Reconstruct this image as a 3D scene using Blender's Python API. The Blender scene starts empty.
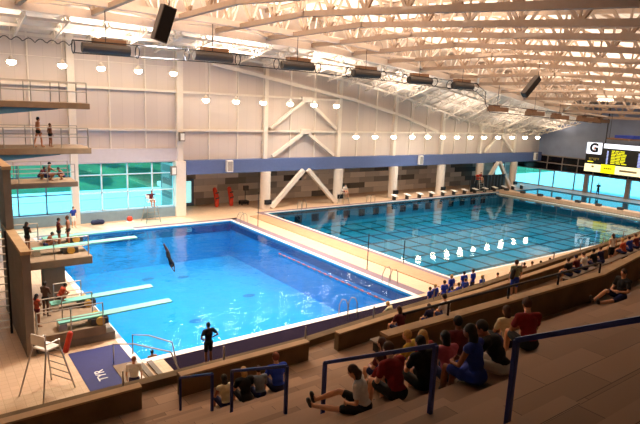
import bpy, bmesh, math, random
from math import sin, cos, pi, radians
from mathutils import Vector, Matrix, noise
random.seed(7)
S = bpy.context.scene
COL = S.collection

# ------------------------------------------------------------------ camera
H_CAM = 10.3
PITCH, YAW, ROLL = 0.189130079, 0.636975296, -0.0425062293
F_ = Vector((sin(YAW)*cos(PITCH), cos(YAW)*cos(PITCH), -sin(PITCH)))
R_ = Vector((cos(YAW), -sin(YAW), 0)); D_ = -R_.cross(F_)
R2 = cos(ROLL)*R_ + sin(ROLL)*D_; D2 = -sin(ROLL)*R_ + cos(ROLL)*D_
cam = bpy.data.objects.new('camera', bpy.data.cameras.new('camera')); COL.objects.link(cam)
cam.matrix_world = Matrix(((R2.x, -D2.x, -F_.x, 0), (R2.y, -D2.y, -F_.y, 0), (R2.z, -D2.z, -F_.z, H_CAM), (0, 0, 0, 1)))
cam.data.sensor_width = 36; cam.data.lens = 548.222/640*36; cam.data.clip_end = 2000; cam.data.clip_start = .05
S.camera = cam

# ------------------------------------------------------------------ world, sun, lamps, exposure
W = bpy.data.worlds.new('world'); S.world = W; W.use_nodes = True
bg = W.node_tree.nodes['Background']
tc = W.node_tree.nodes.new('ShaderNodeTexCoord'); sx = W.node_tree.nodes.new('ShaderNodeSeparateXYZ')
cr = W.node_tree.nodes.new('ShaderNodeValToRGB')
W.node_tree.links.new(tc.outputs['Generated'], sx.inputs[0]); W.node_tree.links.new(sx.outputs['Z'], cr.inputs[0]); W.node_tree.links.new(cr.outputs[0], bg.inputs[0])
cr.color_ramp.elements[0].color = (.72, .88, 1, 1); cr.color_ramp.elements[1].color = (.25, .5, .95, 1)
bg.inputs[1].default_value = 2.4
sun = bpy.data.objects.new('sun', bpy.data.lights.new('sun', 'SUN')); COL.objects.link(sun)
sun.data.energy = 6.5; sun.data.angle = .02; sun.data.color = (1, .96, .88)
sun.rotation_euler = Vector((.35, -.75, -1.0)).to_track_quat('-Z', 'Y').to_euler()
WARM = (1, .81, .64)
def area(loc, sx_, sy_, e, up=True, col=WARM, name='unseen_uplight'):
    l = bpy.data.lights.new(name, 'AREA'); l.shape = 'RECTANGLE'; l.size = sx_; l.size_y = sy_; l.energy = e; l.color = col; l.spread = radians(150 if up else 105)
    o = bpy.data.objects.new(name, l); COL.objects.link(o); o.location = loc
    o.rotation_euler = (pi if up else 0, 0, 0)
    return o
UP = 1250
# unseen uplights without fixtures, laid at truss level to wash the roof decking
for x_, z_, k_ in ((4, 16.3, 1.3), (13, 16.2, 1.3), (22, 16.0, 1.15), (31, 15.7, .95), (40, 15.0, .9), (49, 14.1, .8), (58, 12.9, .7), (67, 11.8, .6)):
    for y_, m_, d_ in ((15.5, .35, -1.1), (25, 1, -.25), (34.5, 1, 0)):
        area((x_, y_, z_+d_), 8.6, 8.6, UP*k_*m_)
for x_, e_ in ((2, 800), (12, 900), (22, 800), (32, 500), (42, 380), (52, 260), (62, 200), (72, 150)):
    area((x_, 43.2, 14 if x_ < 25 else 12.2 if x_ < 35 else 10.6 if x_ < 45 else 8.4 if x_ < 56 else 7.6), 5, 1.2, e_)  # added uplights without fixtures, brightening the low ceiling strip
# unseen downlights added below the roof to brighten the pools and the deck
for x_, y_, e_ in ((12, 27, 2100), (14, 37, 2100), (20, 31, 1000), (31, 30, 1150), (45, 30, 1150), (59, 30, 1000), (30, 41, 900), (47, 41, 900)):
    l_ = area((x_, y_, 15 if x_ < 40 else 12.4), 1.6, 1.6, e_, False, (1, .93, .84), 'added_downlight')
S.view_settings.view_transform = 'Standard'; S.view_settings.look = 'None'
S.view_settings.exposure = 0.0; S.view_settings.gamma = 1
S.cycles.use_denoising = True; S.cycles.max_bounces = 8; S.cycles.diffuse_bounces = 4; S.cycles.transparent_max_bounces = 12
S.cycles.sample_clamp_indirect = 6; S.cycles.caustics_reflective = False; S.cycles.caustics_refractive = False

# ------------------------------------------------------------------ materials
def lin(c):
    if isinstance(c, str): c = [int(c[i:i+2], 16)/255 for i in (0, 2, 4)]
    return tuple(x/12.92 if x <= .04045 else ((x+.055)/1.055)**2.4 for x in c)+(1,)
MATS = {}
def mat(name, c, rough=.6, var=.12, scale=4., metal=0., emit=0., bump=0., spec=.5):
    if name in MATS: return MATS[name]
    m = bpy.data.materials.new(name); m.use_nodes = True; nt = m.node_tree; b = nt.nodes['Principled BSDF']
    col = lin(c); b.inputs['Roughness'].default_value = rough; b.inputs['Metallic'].default_value = metal
    b.inputs['Specular IOR Level'].default_value = spec
    t = nt.nodes.new('ShaderNodeTexCoord'); n = nt.nodes.new('ShaderNodeTexNoise'); n.inputs['Scale'].default_value = scale; n.inputs['Detail'].default_value = 4
    nt.links.new(t.outputs['Object'], n.inputs['Vector'])
    r = nt.nodes.new('ShaderNodeValToRGB'); r.color_ramp.elements[0].position = .3; r.color_ramp.elements[1].position = .7
    r.color_ramp.elements[0].color = tuple(x*(1-var) for x in col[:3])+(1,); r.color_ramp.elements[1].color = tuple(min(1, x*(1+var)) for x in col[:3])+(1,)
    nt.links.new(n.outputs['Fac'], r.inputs[0]); nt.links.new(r.outputs[0], b.inputs['Base Color'])
    if emit: b.inputs['Emission Color'].default_value = col; b.inputs['Emission Strength'].default_value = emit
    if bump:
        bp = nt.nodes.new('ShaderNodeBump'); bp.inputs['Strength'].default_value = bump
        nt.links.new(n.outputs['Fac'], bp.inputs['Height']); nt.links.new(bp.outputs[0], b.inputs['Normal'])
    MATS[name] = m; return m
def grid_mat(name, c1, c2, cell, line, linec, rough=.5, off=.5, axes='XY', mortar=.02, bias=0.):
    m = bpy.data.materials.new(name); m.use_nodes = True; nt = m.node_tree; b = nt.nodes['Principled BSDF']; b.inputs['Roughness'].default_value = rough
    t = nt.nodes.new('ShaderNodeTexCoord'); s = nt.nodes.new('ShaderNodeSeparateXYZ'); q = nt.nodes.new('ShaderNodeCombineXYZ')
    nt.links.new(t.outputs['Object'], s.inputs[0]); nt.links.new(s.outputs[axes[0]], q.inputs[0]); nt.links.new(s.outputs[axes[1]], q.inputs[1])
    k = nt.nodes.new('ShaderNodeTexBrick'); k.offset = off; k.inputs['Scale'].default_value = 1; k.inputs['Brick Width'].default_value = cell; k.inputs['Row Height'].default_value = line
    k.inputs['Color1'].default_value = lin(c1); k.inputs['Color2'].default_value = lin(c2); k.inputs['Mortar'].default_value = lin(linec); k.inputs['Mortar Size'].default_value = mortar; k.inputs['Bias'].default_value = bias
    nt.links.new(q.outputs[0], k.inputs['Vector']); nt.links.new(k.outputs['Color'], b.inputs['Base Color'])
    MATS[name] = m; return m
def glass(name, tint, gloss=.08, rough=.0):
    m = bpy.data.materials.new(name); m.use_nodes = True; nt = m.node_tree; nt.nodes.remove(nt.nodes['Principled BSDF']); out = nt.nodes['Material Output']
    tr = nt.nodes.new('ShaderNodeBsdfTransparent'); tr.inputs[0].default_value = tuple(tint)+(1,)
    gl = nt.nodes.new('ShaderNodeBsdfGlossy'); gl.inputs['Roughness'].default_value = rough
    mx = nt.nodes.new('ShaderNodeMixShader'); mx.inputs[0].default_value = gloss
    nt.links.new(tr.outputs[0], mx.inputs[1]); nt.links.new(gl.outputs[0], mx.inputs[2]); nt.links.new(mx.outputs[0], out.inputs[0])
    MATS[name] = m; return m
def water(name, tint, scale, strength, rough=.02):
    m = bpy.data.materials.new(name); m.use_nodes = True; nt = m.node_tree; nt.nodes.remove(nt.nodes['Principled BSDF']); out = nt.nodes['Material Output']
    tr = nt.nodes.new('ShaderNodeBsdfTransparent'); tr.inputs[0].default_value = tuple(tint)+(1,)
    gl = nt.nodes.new('ShaderNodeBsdfGlossy'); gl.inputs['Roughness'].default_value = rough
    fr = nt.nodes.new('ShaderNodeFresnel'); ge = nt.nodes.new('ShaderNodeNewGeometry'); io = nt.nodes.new('ShaderNodeMix'); io.data_type = 'FLOAT'; io.inputs[2].default_value = 1.33; io.inputs[3].default_value = 1/1.33; nt.links.new(ge.outputs['Backfacing'], io.inputs[0]); nt.links.new(io.outputs[0], fr.inputs[0])
    t = nt.nodes.new('ShaderNodeTexCoord'); n = nt.nodes.new('ShaderNodeTexNoise'); n.inputs['Scale'].default_value = scale; n.inputs['Detail'].default_value = 3
    n2 = nt.nodes.new('ShaderNodeTexNoise'); n2.inputs['Scale'].default_value = scale*.22; n2.inputs['Detail'].default_value = 1
    ad = nt.nodes.new('ShaderNodeMath'); ad.operation = 'MULTIPLY_ADD'; ad.inputs[1].default_value = 2.5
    bp = nt.nodes.new('ShaderNodeBump'); bp.inputs['Strength'].default_value = strength; bp.inputs['Distance'].default_value = .1
    nt.links.new(t.outputs['Object'], n.inputs['Vector']); nt.links.new(t.outputs['Object'], n2.inputs['Vector'])
    nt.links.new(n2.outputs['Fac'], ad.inputs[0]); nt.links.new(n.outputs['Fac'], ad.inputs[2]); nt.links.new(ad.outputs[0], bp.inputs['Height'])
    nt.links.new(bp.outputs[0], gl.inputs['Normal']); nt.links.new(bp.outputs[0], fr.inputs['Normal'])
    mx = nt.nodes.new('ShaderNodeMixShader'); nt.links.new(fr.outputs[0], mx.inputs[0])
    nt.links.new(tr.outputs[0], mx.inputs[1]); nt.links.new(gl.outputs[0], mx.inputs[2]); nt.links.new(mx.outputs[0], out.inputs[0])
    MATS[name] = m; return m
M_WHITE = mat('white_painted_steel', 'e6dccf', .45, .03)
M_TRUSS = mat('off_white_truss_paint', 'a39180', .55, .05)
M_DECKING = grid_mat('corrugated_roof_decking', 'e2cfc0', 'd6c2b2', 40, .45, 'b9a494', .7, 0, 'XY', .03)
M_WALL = grid_mat('pale_metal_wall_panel', 'd4c7be', 'cfc2b9', .98, 40, 'c2b5ae', .55, 0, 'XZ', .012)
M_BLUE = mat('slate_blue_panel', '586a98', .5, .05)
M_ENDWALL = mat('blue_grey_metal_wall', '8f9cb8', .4, .1, .6)
M_TILE = grid_mat('grey_patchwork_masonry', 'f2e9dd', '3c3834', 2.4, .66, '5c5650', .7, .37, 'XZ', .004)
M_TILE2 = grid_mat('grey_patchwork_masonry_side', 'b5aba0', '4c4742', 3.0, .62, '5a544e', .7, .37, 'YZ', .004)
M_DECK = grid_mat('cream_deck_tile', 'd6b898', 'cfb090', .3, .3, 'bfa080', .45, 0, 'XY', .01)
M_DECK2 = grid_mat('tan_deck_tile', 'b8926e', 'b08a66', .3, .3, 'a57f5c', .5, 0, 'XY', .01)
M_GUTTER = mat('plum_grey_gutter_tile', '7b6672', .6, .1, 8)
M_COPING = mat('white_coping_tile', 'ece6e0', .4, .03)
M_LINE = mat('dark_navy_tile', '12203a', .5)
M_DIVETILE = mat('bright_blue_pool_tile', '2a98d0', .5, .06, 1)
M_COMPTILE = mat('teal_pool_tile', '48a0c4', .5, .06, 1)
M_DWATER = water('diving_pool_water', (.24, .76, .88), 1.6, .35)
M_CWATER = water('competition_pool_water', (.26, .66, .72), 1.1, .08)
M_CONC = mat('grey_cast_concrete', '7a7066', .8, .12, 1.5, bump=.1)
M_CONCD = mat('brown_stained_concrete', '6f5a3e', .8, .25, 1.3, bump=.1)
M_CONCT = mat('tan_capping_concrete', 'a98d68', .7, .12, 2)
M_TREAD = grid_mat('patchy_tan_terrace_concrete', 'a98b70', '816852', 1.7, .43, '5c4838', .75, .4, 'XY', .006)
M_RISER = mat('brown_terrace_riser', '7a5a42', .8, .2, 1)
M_RAIL = mat('navy_painted_steel', '1d2f78', .35, .05, metal=.2)
M_DRAIL = mat('dark_steel_rail', '2a2a30', .4, .05, metal=.5)
M_STEEL = mat('brushed_stainless_steel', 'a9a49b', .3, .05, metal=.9)
M_BLACK = mat('black_plastic', '17171a', .5, .1)
M_CHAR = mat('charcoal_casing', '3b3735', .5, .1)
M_BROWN = mat('brown_metal_housing', '8a6a50', .6, .1)
M_BOARD = mat('pale_aqua_springboard', '74b8a8', .5, .05)
M_YEL = mat('ochre_rubber_wheel', 'c79b3f', .6, .1)
M_RED = mat('red_foam', 'd23a18', .6, .1)
M_MAT = mat('navy_rubber_mat', '262a66', .7, .1)
M_PLAT = mat('weathered_platform_concrete', '86715a', .8, .15, 2)
M_PLATBLUE = mat('steel_blue_painted_haunch', '4d7f9d', .6, .08)
M_LAMP = mat('glowing_lamp_glass', 'ffe9c8', .5, 0, emit=45)
M_GLASS = glass('cyan_tinted_window_glass', (.46, .93, 1.0), .05)
M_GUARD = glass('clear_guard_glass', (.97, .99, .98), .025)
M_DARKGL = mat('black_spandrel_glass', '140f14', .15, .05)
M_FRAME = mat('dark_blue_grey_mullion', '51647a', .5, .05)
M_WFRAME = mat('pale_window_mullion', 'cfdadc', .5, .03)
M_GRASS = mat('mown_grass', '42703f', .9, .35, .3)
M_ROAD = mat('pale_asphalt', 'eef2f0', .9, .05)
M_LEAF = mat('dark_tree_foliage', '0d2c20', .9, .5, 1.2, bump=.6)
M_TRUNK = mat('tree_bark', '4d3b2c', .9)
M_WWHITE = mat('white_plastic', 'f4f1ea', .4, .02)
M_SCREEN = mat('black_led_screen', '06070f', .3, 0)
M_CREAM = mat('backlit_cream_panel', 'fdf3c2', .5, 0, emit=1.1)
M_YPANEL = mat('backlit_yellow_panel', 'f4ee10', .5, 0, emit=1.1)
M_WPANEL = mat('backlit_white_panel', 'eef4ff', .5, 0, emit=1.3)
M_YTXT = mat('yellow_led_text', 'e6e21c', .5, 0, emit=1.2)
M_BTXT = mat('pale_blue_led_text', 'a8b4f0', .5, 0, emit=1.2)
M_INK = mat('black_print', '101010', .6, 0)
M_ORANGE = mat('orange_print', 'f07818', .6, 0)

# ------------------------------------------------------------------ mesh helper
class MB:
    def __init__(s): s.v = []; s.f = []; s.m = []; s.mi = 0
    def add(s, vs, fs):
        n = len(s.v); s.v += [Vector(v) for v in vs]; s.f += [tuple(i+n for i in f) for f in fs]; s.m += [s.mi]*len(fs); return s
    def hexa(s, p): return s.add(p, [(0, 3, 2, 1), (4, 5, 6, 7), (0, 1, 5, 4), (1, 2, 6, 5), (2, 3, 7, 6), (3, 0, 4, 7)])
    def box(s, x0, x1, y0, y1, z0, z1):
        return s.hexa([(x0, y0, z0), (x1, y0, z0), (x1, y1, z0), (x0, y1, z0), (x0, y0, z1), (x1, y0, z1), (x1, y1, z1), (x0, y1, z1)])
    def bar(s, a, b, w=.1, h=None, up=(0, 0, 1)):
        a, b = Vector(a), Vector(b); h = w if h is None else h; d = (b-a).normalized(); u = Vector(up)
        if abs(d.dot(u)) > .98: u = Vector((0, 1, 0))
        r = d.cross(u).normalized()*(w/2); t = r.cross(d).normalized()*(h/2)
        return s.hexa([a-r-t, a+r-t, a+r+t, a-r+t, b-r-t, b+r-t, b+r+t, b-r+t])
    def tube(s, pts, r, n=8, cap=True):
        pts = [Vector(p) for p in pts]; rs = r if isinstance(r, (list, tuple)) else [r]*len(pts)
        rings = []; u = None
        for i, p in enumerate(pts):
            d = (pts[min(i+1, len(pts)-1)]-pts[max(i-1, 0)]).normalized()
            if u is None: u = d.orthogonal().normalized()
            else:
                u = (u-d*u.dot(d))
                u = u.normalized() if u.length > 1e-6 else d.orthogonal().normalized()
            w = d.cross(u)
            rings.append([p+(u*cos(2*pi*k/n)+w*sin(2*pi*k/n))*rs[i] for k in range(n)])
        vs = [v for g in rings for v in g]; fs = []
        for i in range(len(pts)-1):
            for k in range(n): fs.append((i*n+k, i*n+(k+1) % n, (i+1)*n+(k+1) % n, (i+1)*n+k))
        if cap: fs.append(tuple(range(n))[::-1]); fs.append(tuple(range((len(pts)-1)*n, len(pts)*n)))
        return s.add(vs, fs)
    def ell(s, c, r, n=10, m=7, rot=None):
        c = Vector(c); r = (r, r, r) if isinstance(r, (int, float)) else r; vs = [(0, 0, -1)]
        for i in range(1, m):
            a = -pi/2+pi*i/m
            for k in range(n): vs.append((cos(a)*cos(2*pi*k/n), cos(a)*sin(2*pi*k/n), sin(a)))
        vs.append((0, 0, 1)); out = []
        for v in vs:
            q = Vector((v[0]*r[0], v[1]*r[1], v[2]*r[2]))
            if rot is not None: q = rot @ q
            out.append(c+q)
        fs = [(0, 1+(k+1) % n, 1+k) for k in range(n)]; L = len(vs)-1
        for i in range(m-2):
            for k in range(n): a = 1+i*n; fs.append((a+k, a+(k+1) % n, a+n+(k+1) % n, a+n+k))
        a = 1+(m-2)*n; fs += [(a+k, a+(k+1) % n, L) for k in range(n)]
        return s.add(out, fs)
    def cap(s, a, b, ra, rb, n=10):
        a, b = Vector(a), Vector(b); d = (b-a); L = max(d.length, 1e-5); d /= L
        pts = []; rs = []
        for t in (-88, -55, -25): pts.append(a+d*ra*sin(radians(t))); rs.append(max(ra*cos(radians(t)), .0005))
        pts += [a, b]; rs += [ra, rb]
        for t in (25, 55, 88): pts.append(b+d*rb*sin(radians(t))); rs.append(max(rb*cos(radians(t)), .0005))
        # straight axis: build rings directly
        u = d.orthogonal().normalized(); w = d.cross(u); vs = []; fs = []
        for p, r in zip(pts, rs): vs += [p+(u*cos(2*pi*k/n)+w*sin(2*pi*k/n))*r for k in range(n)]
        for i in range(len(pts)-1):
            for k in range(n): fs.append((i*n+k, i*n+(k+1) % n, (i+1)*n+(k+1) % n, (i+1)*n+k))
        fs.append(tuple(range(n))[::-1]); fs.append(tuple(range((len(pts)-1)*n, len(pts)*n)))
        return s.add(vs, fs)
    def build(s, name, m, parent=None, smooth=False, local=False, bevel=0, remesh=0):
        me = bpy.data.meshes.new(name); o = bpy.data.objects.new(name, me); COL.objects.link(o)
        if parent is not None:
            off = Vector((0, 0, 0)) if local else WORLDLOC[parent.name].copy(); o.parent = parent; WORLDLOC[o.name] = Vector((0, 0, 0)) if local else off
            if not local: vs = [v-off for v in s.v]
            else: vs = s.v
        else:
            if local: off = Vector((0, 0, 0))
            else:
                xs = [v.x for v in s.v]; ys = [v.y for v in s.v]; off = Vector(((min(xs)+max(xs))/2, (min(ys)+max(ys))/2, min(v.z for v in s.v)))
            o.location = off; WORLDLOC[o.name] = off; vs = [v-off for v in s.v]
        me.from_pydata([tuple(v) for v in vs], [], s.f)
        ms = m if isinstance(m, (list, tuple)) else [m]
        for q in ms: me.materials.append(q)
        if len(ms) > 1: me.polygons.foreach_set('material_index', s.m)
        bm = bmesh.new(); bm.from_mesh(me); bmesh.ops.recalc_face_normals(bm, faces=bm.faces); bm.to_mesh(me); bm.free()
        if bevel: b = o.modifiers.new('bevel', 'BEVEL'); b.width = bevel; b.segments = 2; b.limit_method = 'ANGLE'
        if remesh:
            r = o.modifiers.new('remesh', 'REMESH'); r.mode = 'VOXEL'; r.voxel_size = remesh; r.use_smooth_shade = True
            c = o.modifiers.new('smooth', 'SMOOTH'); c.factor = .5; c.iterations = 2
        if smooth: me.polygons.foreach_set('use_smooth', [True]*len(me.polygons))
        me.update(); return o
WORLDLOC = {}
def tag(o, label=None, cat=None, group=None, kind=None):
    if label: o['label'] = label
    if cat: o['category'] = cat
    if group: o['group'] = group
    if kind: o['kind'] = kind
    return o
def empty(name, loc, label=None, cat=None, group=None, rz=0):
    o = bpy.data.objects.new(name, None); COL.objects.link(o); o.location = loc; o.rotation_euler.z = rz; o.empty_display_size = .2
    WORLDLOC[o.name] = Vector(loc); return tag(o, label, cat, group)
def struct(name, mb, m, **k): return tag(mb.build(name, m, **k), kind='structure')
def dup(o, loc=None, label=None, parent=None, rz=None):
    c = o.copy(); COL.objects.link(c); WORLDLOC[c.name] = Vector(loc) if loc is not None else Vector((0, 0, 0))
    if parent is not None: c.parent = parent
    if loc is not None: c.location = loc
    if rz is not None: c.rotation_euler.z = rz
    if label: c['label'] = label
    for ch in o.children: dup(ch, None, None, c)
    return c
ORD = 'first second third fourth fifth sixth seventh eighth ninth tenth eleventh twelfth thirteenth fourteenth fifteenth sixteenth seventeenth eighteenth nineteenth twentieth'.split()
def interp(t, x):
    for (a, b), (c, d) in zip(t, t[1:]):
        if x <= c: return b+(d-b)*max(0, (x-a))/(c-a)
    return t[-1][1]
XL, XR, YB, YF = -14., 75.6, -9., 47.5

# ------------------------------------------------------------------ deck and pools
DX0, DX1, DY0, DY1 = 6.6, 22.1, 20.6, 43.3
CX0, CX1, CY0, CY1 = 26.8, 63.2, 22.0, 44.9
BX1, EX1 = 64.5, 72.8
b = MB()
b.box(XL, XR, 5, DY0, -4, 0)
b.box(XL, DX0, DY0, DY1, -4, 0)
b.box(XL, CX0, DY1, 53, -4, 0)
b.box(CX0, XR, CY1, 53, -4, 0)
b.box(EX1, XR, DY0, CY1, -4, 0)
b.box(CX0, EX1, DY0, CY0, -4, 0)
b.mi = 1
b.box(DX1, CX0, DY0, DY1, -4, 0)
struct('floor', b, [M_DECK, M_DECK])
def strip(name, m, rects, z=.006):
    q = MB()
    for x0, x1, y0, y1 in rects: q.box(x0, x1, y0, y1, -.02, z)
    return struct(name, q, m)
strip('floor_tan_strip', M_DECK2, [(24.6, 26.1, DY0, 44.2)], .05)
strip('floor_gutter_band', M_GUTTER, [(DX1+.3, DX1+1.0, DY0, DY1+.9), (DX0, DX1+1.0, DY1+.3, DY1+.9), (CX0-.75, CX0-.2, CY0-.8, CY1+.8), (CX0-.2, BX1, CY1+.2, CY1+.8)], .008)
strip('floor_near_band', mat('shaded_plum_deck_tile', '1e1526', .9, .1, 6, spec=.05), [(7.4, 40, 15.5, DY0-.35)], .008)  # plum tile, its colour darkened for the shade below the stands
strip('trim_diving_coping', M_COPING, [(DX0-.3, DX1+.3, DY0-.35, DY0), (DX0-.3, DX1+.3, DY1, DY1+.3), (DX1, DX1+.3, DY0, DY1), (DX0-.3, DX0, DY0, DY1)], .02)
strip('trim_competition_coping', M_COPING, [(CX0-.2, CX0, CY0-.2, CY1+.2), (CX0, EX1+.2, CY1, CY1+.2), (CX0, EX1, CY0-.2, CY0), (EX1, EX1+.2, CY0, CY1)], .02)
b = MB()
for x0, x1, y0, y1, dp, mi in ((DX0, DX1, DY0, DY1, 3.2, 0), (CX0, CX1+.6, CY0, CY1, 1.7, 1), (BX1-.6, EX1, CY0, CY1, 1.7, 1)):
    b.mi = mi
    b.box(x0, x1, y0, y1, -dp-.3, -dp)
    b.box(x0, x0+.02, y0, y1, -dp, -.02); b.box(x1-.02, x1, y0, y1, -dp, -.02); b.box(x0, x1, y0, y0+.02, -dp, -.02); b.box(x0, x1, y1-.02, y1, -dp, -.02)
struct('floor_pool_basins', b, [M_DIVETILE, M_COMPTILE])
# painted lane lines on the pool bottoms
b = MB()
y = CY0+1.5
while y < CY1-1: b.box(CX0+1.5, CX1-1, y-.13, y+.13, -1.7, -1.69); y += 2.5
x = CX0+1.6
while x < CX1-1: b.box(x-.13, x+.13, CY0+1.2, CY1-1.2, -1.7, -1.685); x += 2.1
for k in range(16):
    xx = CX0+1.6+2.1*k; b.box(xx-.45, xx+.45, CY1-.05, CY1-.03, -1.3, -.5)
b.box(CX0+.02, CX1, CY1-.04, CY1-.02, -.35, -.08)
struct('floor_lane_lines', b, M_LINE)
b = MB()
for (x, y) in ((13.5, 40), (16, 39.2), (13.3, 30.5), (18.4, 33)): b.ell((x, y, -3.19), (.5, .35, .01), 14, 5)
struct('floor_main_drains', b, mat('drain_grate', '2a6a9c', .6))
b = MB(); b.box(DX1-.05, DX1-.02, DY0, DY1, -.75, -.1); b.box(DX0, DX1, DY1-.05, DY1-.02, -.9, -.1)
struct('trim_waterline_tile', b, mat('deep_teal_tile', '0d4f86', .4))
def surf(name, x0, x1, y0, y1, z, m, label, nx=2):
    q = MB().add([(x0, y0, z), (x1, y0, z), (x1, y1, z), (x0, y1, z)], [(0, 1, 2, 3)]); return tag(q.build(name, m), label, 'water', kind='stuff')
surf('diving_pool_water', DX0+.02, DX1-.02, DY0+.02, DY1-.02, -.12, M_DWATER, 'bright blue rippled water filling the diving pool')
surf('competition_pool_water', CX0+.02, CX1, CY0+.02, CY1-.02, -.10, M_CWATER, 'calm teal water filling the long competition pool')
surf('warm_up_pool_water', BX1, EX1-.02, CY0+.02, CY1-.02, -.10, M_CWATER, 'teal water strip beyond the beige bulkhead below the end windows')
t = empty('pool_bulkhead', ((CX1+BX1)/2, 33, 0), 'beige walkway bulkhead crossing the far end of the competition pool', 'bulkhead')
MB().box(CX1, BX1, CY0+.03, CY1-.03, -.5, .32).build('body', M_DECK, t)
for k in range(9):
    y = CY0+2+k*2.5
    q = MB(); q.box(CX1+.15, CX1+.6, y-.28, y+.28, .32, .62); q.build('starting_step', M_CHAR, t)
# lane rope, floating
def rope(name, a, c, m1, m2, label):
    a, c = Vector(a), Vector(c); q = MB(); n = int((c-a).length/.3)
    for i in range(n):
        q.mi = i % 2; p0 = a.lerp(c, (i+.1)/n); p1 = a.lerp(c, (i+.9)/n); q.tube([p0, p1], .06, 6)
    return tag(q.build(name, [m1, m2]), label, 'lane rope')
rope('lane_rope', (CX1-1.2, CY0+2, -.05), (CX1-1.2, CY1-.5, -.05), M_WWHITE, M_WWHITE, 'white floating rope running beside the beige bulkhead')
rope('lane_rope', (20.2, DY0+.3, -.05), (20.2, 32, -.05), mat('faded_red_float', '8a4a58', .6), mat('slate_float', '48608c', .6), 'dull red and blue rope floating along the right side of the diving pool')

# ------------------------------------------------------------------ walls
ZW = [(-20, 14.9), (20, 14.85), (30, 14.2), (40, 12.9), (48, 11.3), (56, 9.4), (65, 8.35), (80, 8.15)]
ZB = [(-20, 15.9), (8, 15.8), (21, 15.6), (29, 15.4), (38.5, 14.7), (45, 14.05), (51, 13.4), (60, 12.2), (69, 11.0), (75, 10.1), (80, 9.4)]
def zw(x): return interp(ZW, x)
def zb(x): return interp(ZB, x)
ZT = 5.05
b = MB(); n = 40
for i in range(n):
    x0 = 18.9+(XR-18.9)*i/n; x1 = 18.9+(XR-18.9)*(i+1)/n
    b.hexa([(x0, YF, ZT), (x1, YF, ZT), (x1, YF+.3, ZT), (x0, YF+.3, ZT), (x0, YF, zw(x0)+1.2), (x1, YF, zw(x1)+1.2), (x1, YF+.3, zw(x1)+1.2), (x0, YF+.3, zw(x0)+1.2)])
b.box(XL, 18.9, YF, YF+.3, 4.98, 16.2)
struct('wall_far', b, M_WALL)
struct('wall_far_header', MB().box(XL, 18.95, YF-.25, YF, 4.98, 6.15), mat('pale_header_panel', 'c9c2c6', .6, .03))
b = MB(); b.box(18.9, XR, 51.5, 51.8, 0, 6); struct('wall_recess', b, M_TILE)
b = MB(); b.box(18.9, 19.2, YF, 51.5, 0, 5.0); struct('wall_recess_left', b, M_TILE2)
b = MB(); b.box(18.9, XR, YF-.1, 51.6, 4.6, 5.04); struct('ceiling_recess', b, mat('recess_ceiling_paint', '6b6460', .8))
b = MB(); b.box(19.5, XR, YF-.6, YF, 3.75, 5.05); o = tag(b.build('fascia_beam', M_BLUE, bevel=.03), 'long slate blue fascia beam running above the columns along the far wall', 'beam')
b = MB(); b.box(XL-.3, XL, YB, 53, -4, 18); struct('wall_left', b, M_WALL)
b = MB(); b.box(XL, XR, YB-.3, YB, 0, 18); struct('wall_back', b, M_CONC)
b = MB(); b.box(XR, XR+.3, YB, 53, 4.7, 16); struct('wall_right', b, M_ENDWALL)
b = MB(); b.box(XR, XR+.3, YB, 53, -.2, .12); b.box(XR, XR+.3, YB, 20, .12, 4.7); struct('wall_right_base', b, M_DECK2)
# girts and studs
t = empty('wall_girt', (28, YF-.15, 7.7), 'lower white horizontal girt running along the far wall', 'girt'); MB().box(XL, XR, YF-.3, YF-.02, 7.65, 7.83).build('beam', M_WHITE, t)
t = empty('wall_girt', (12, YF-.15, 11.05), 'upper white horizontal girt crossing the left half of the far wall', 'girt'); MB().box(XL, 37.2, YF-.3, YF-.02, 11.0, 11.2).build('beam', M_WHITE, t)
COLX = [-8, 1.3, 10.1, 19.0, 27.8, 37.0, 45.3, 53.6, 61.3, 68.9]
for i, x in enumerate(COLX):
    if x > 0:
        lo = 0 if x < 19.5 else 5.0
        wd = .55 if x < 19.5 else .42
        nm = ['white square column between the left windows', 'thick white column where the windows meet the grey recess', 'white column left of the left cross bracing', 'white column right of the left cross bracing', 'white column left of the eight lamps row middle', 'white column standing behind the starting blocks', 'white column left of the black curtain', 'white column right of the black curtain'][i-2] if i > 1 else 'white column behind the diving tower'
        t = empty('column', (x, YF-.3, 0), nm+' on the far wall', 'column')
        MB().box(x-wd/2, x+wd/2, YF-.45, YF-.02, lo, zw(x)+1.0).build('shaft', M_WHITE, t)
        if x > 19.5:
            q = MB(); q.tube([(x, YF-.55, 0), (x, YF-.55, 3.76)], .52, 20); q.build('round_pier', M_WHITE, t, smooth=False)
            q = MB(); q.box(x-.35, x+.35, YF-1.25, YF-1.03, 0.55, 1.0); q.build('outlet_box', M_BLACK, t)
        elif x > 18:
            MB().box(x-.5, x+.45, YF-.6, YF+.3, 0, 5.0).build('pier', M_WHITE, t)
    if i+1 < len(COLX):
        for k in (1, 2):
            xx = x+(COLX[i+1]-x)*k/3
            q = MB().box(xx-.06, xx+.06, YF-.14, YF-.01, 6.15 if xx < 19 else 5.05, zw(xx)+1.0)
            struct('wall_far_stud', q, M_WHITE)
def brace(name, pts, label, w=.3):
    t = empty(name, (sum(p[0][0] for p in pts)/len(pts), pts[0][0][1], min(min(p[0][2], p[1][2]) for p in pts)), label, 'bracing')
    for a, c in pts: MB().bar(a, c, w, w).build('diagonal', M_WHITE, t)
    return t
y = YF-.42
t = brace('cross_bracing', [((28.6, y, 5.25), (32.1, y, 7.5)), ((36.3, y, 5.25), (32.9, y, 7.5)), ((28.3, y, 8.05), (32.1, y, 10.75)), ((36.5, y, 8.05), (32.9, y, 10.75))], 'white inverted V braces stacked on the far wall between the third and fourth columns')
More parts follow.
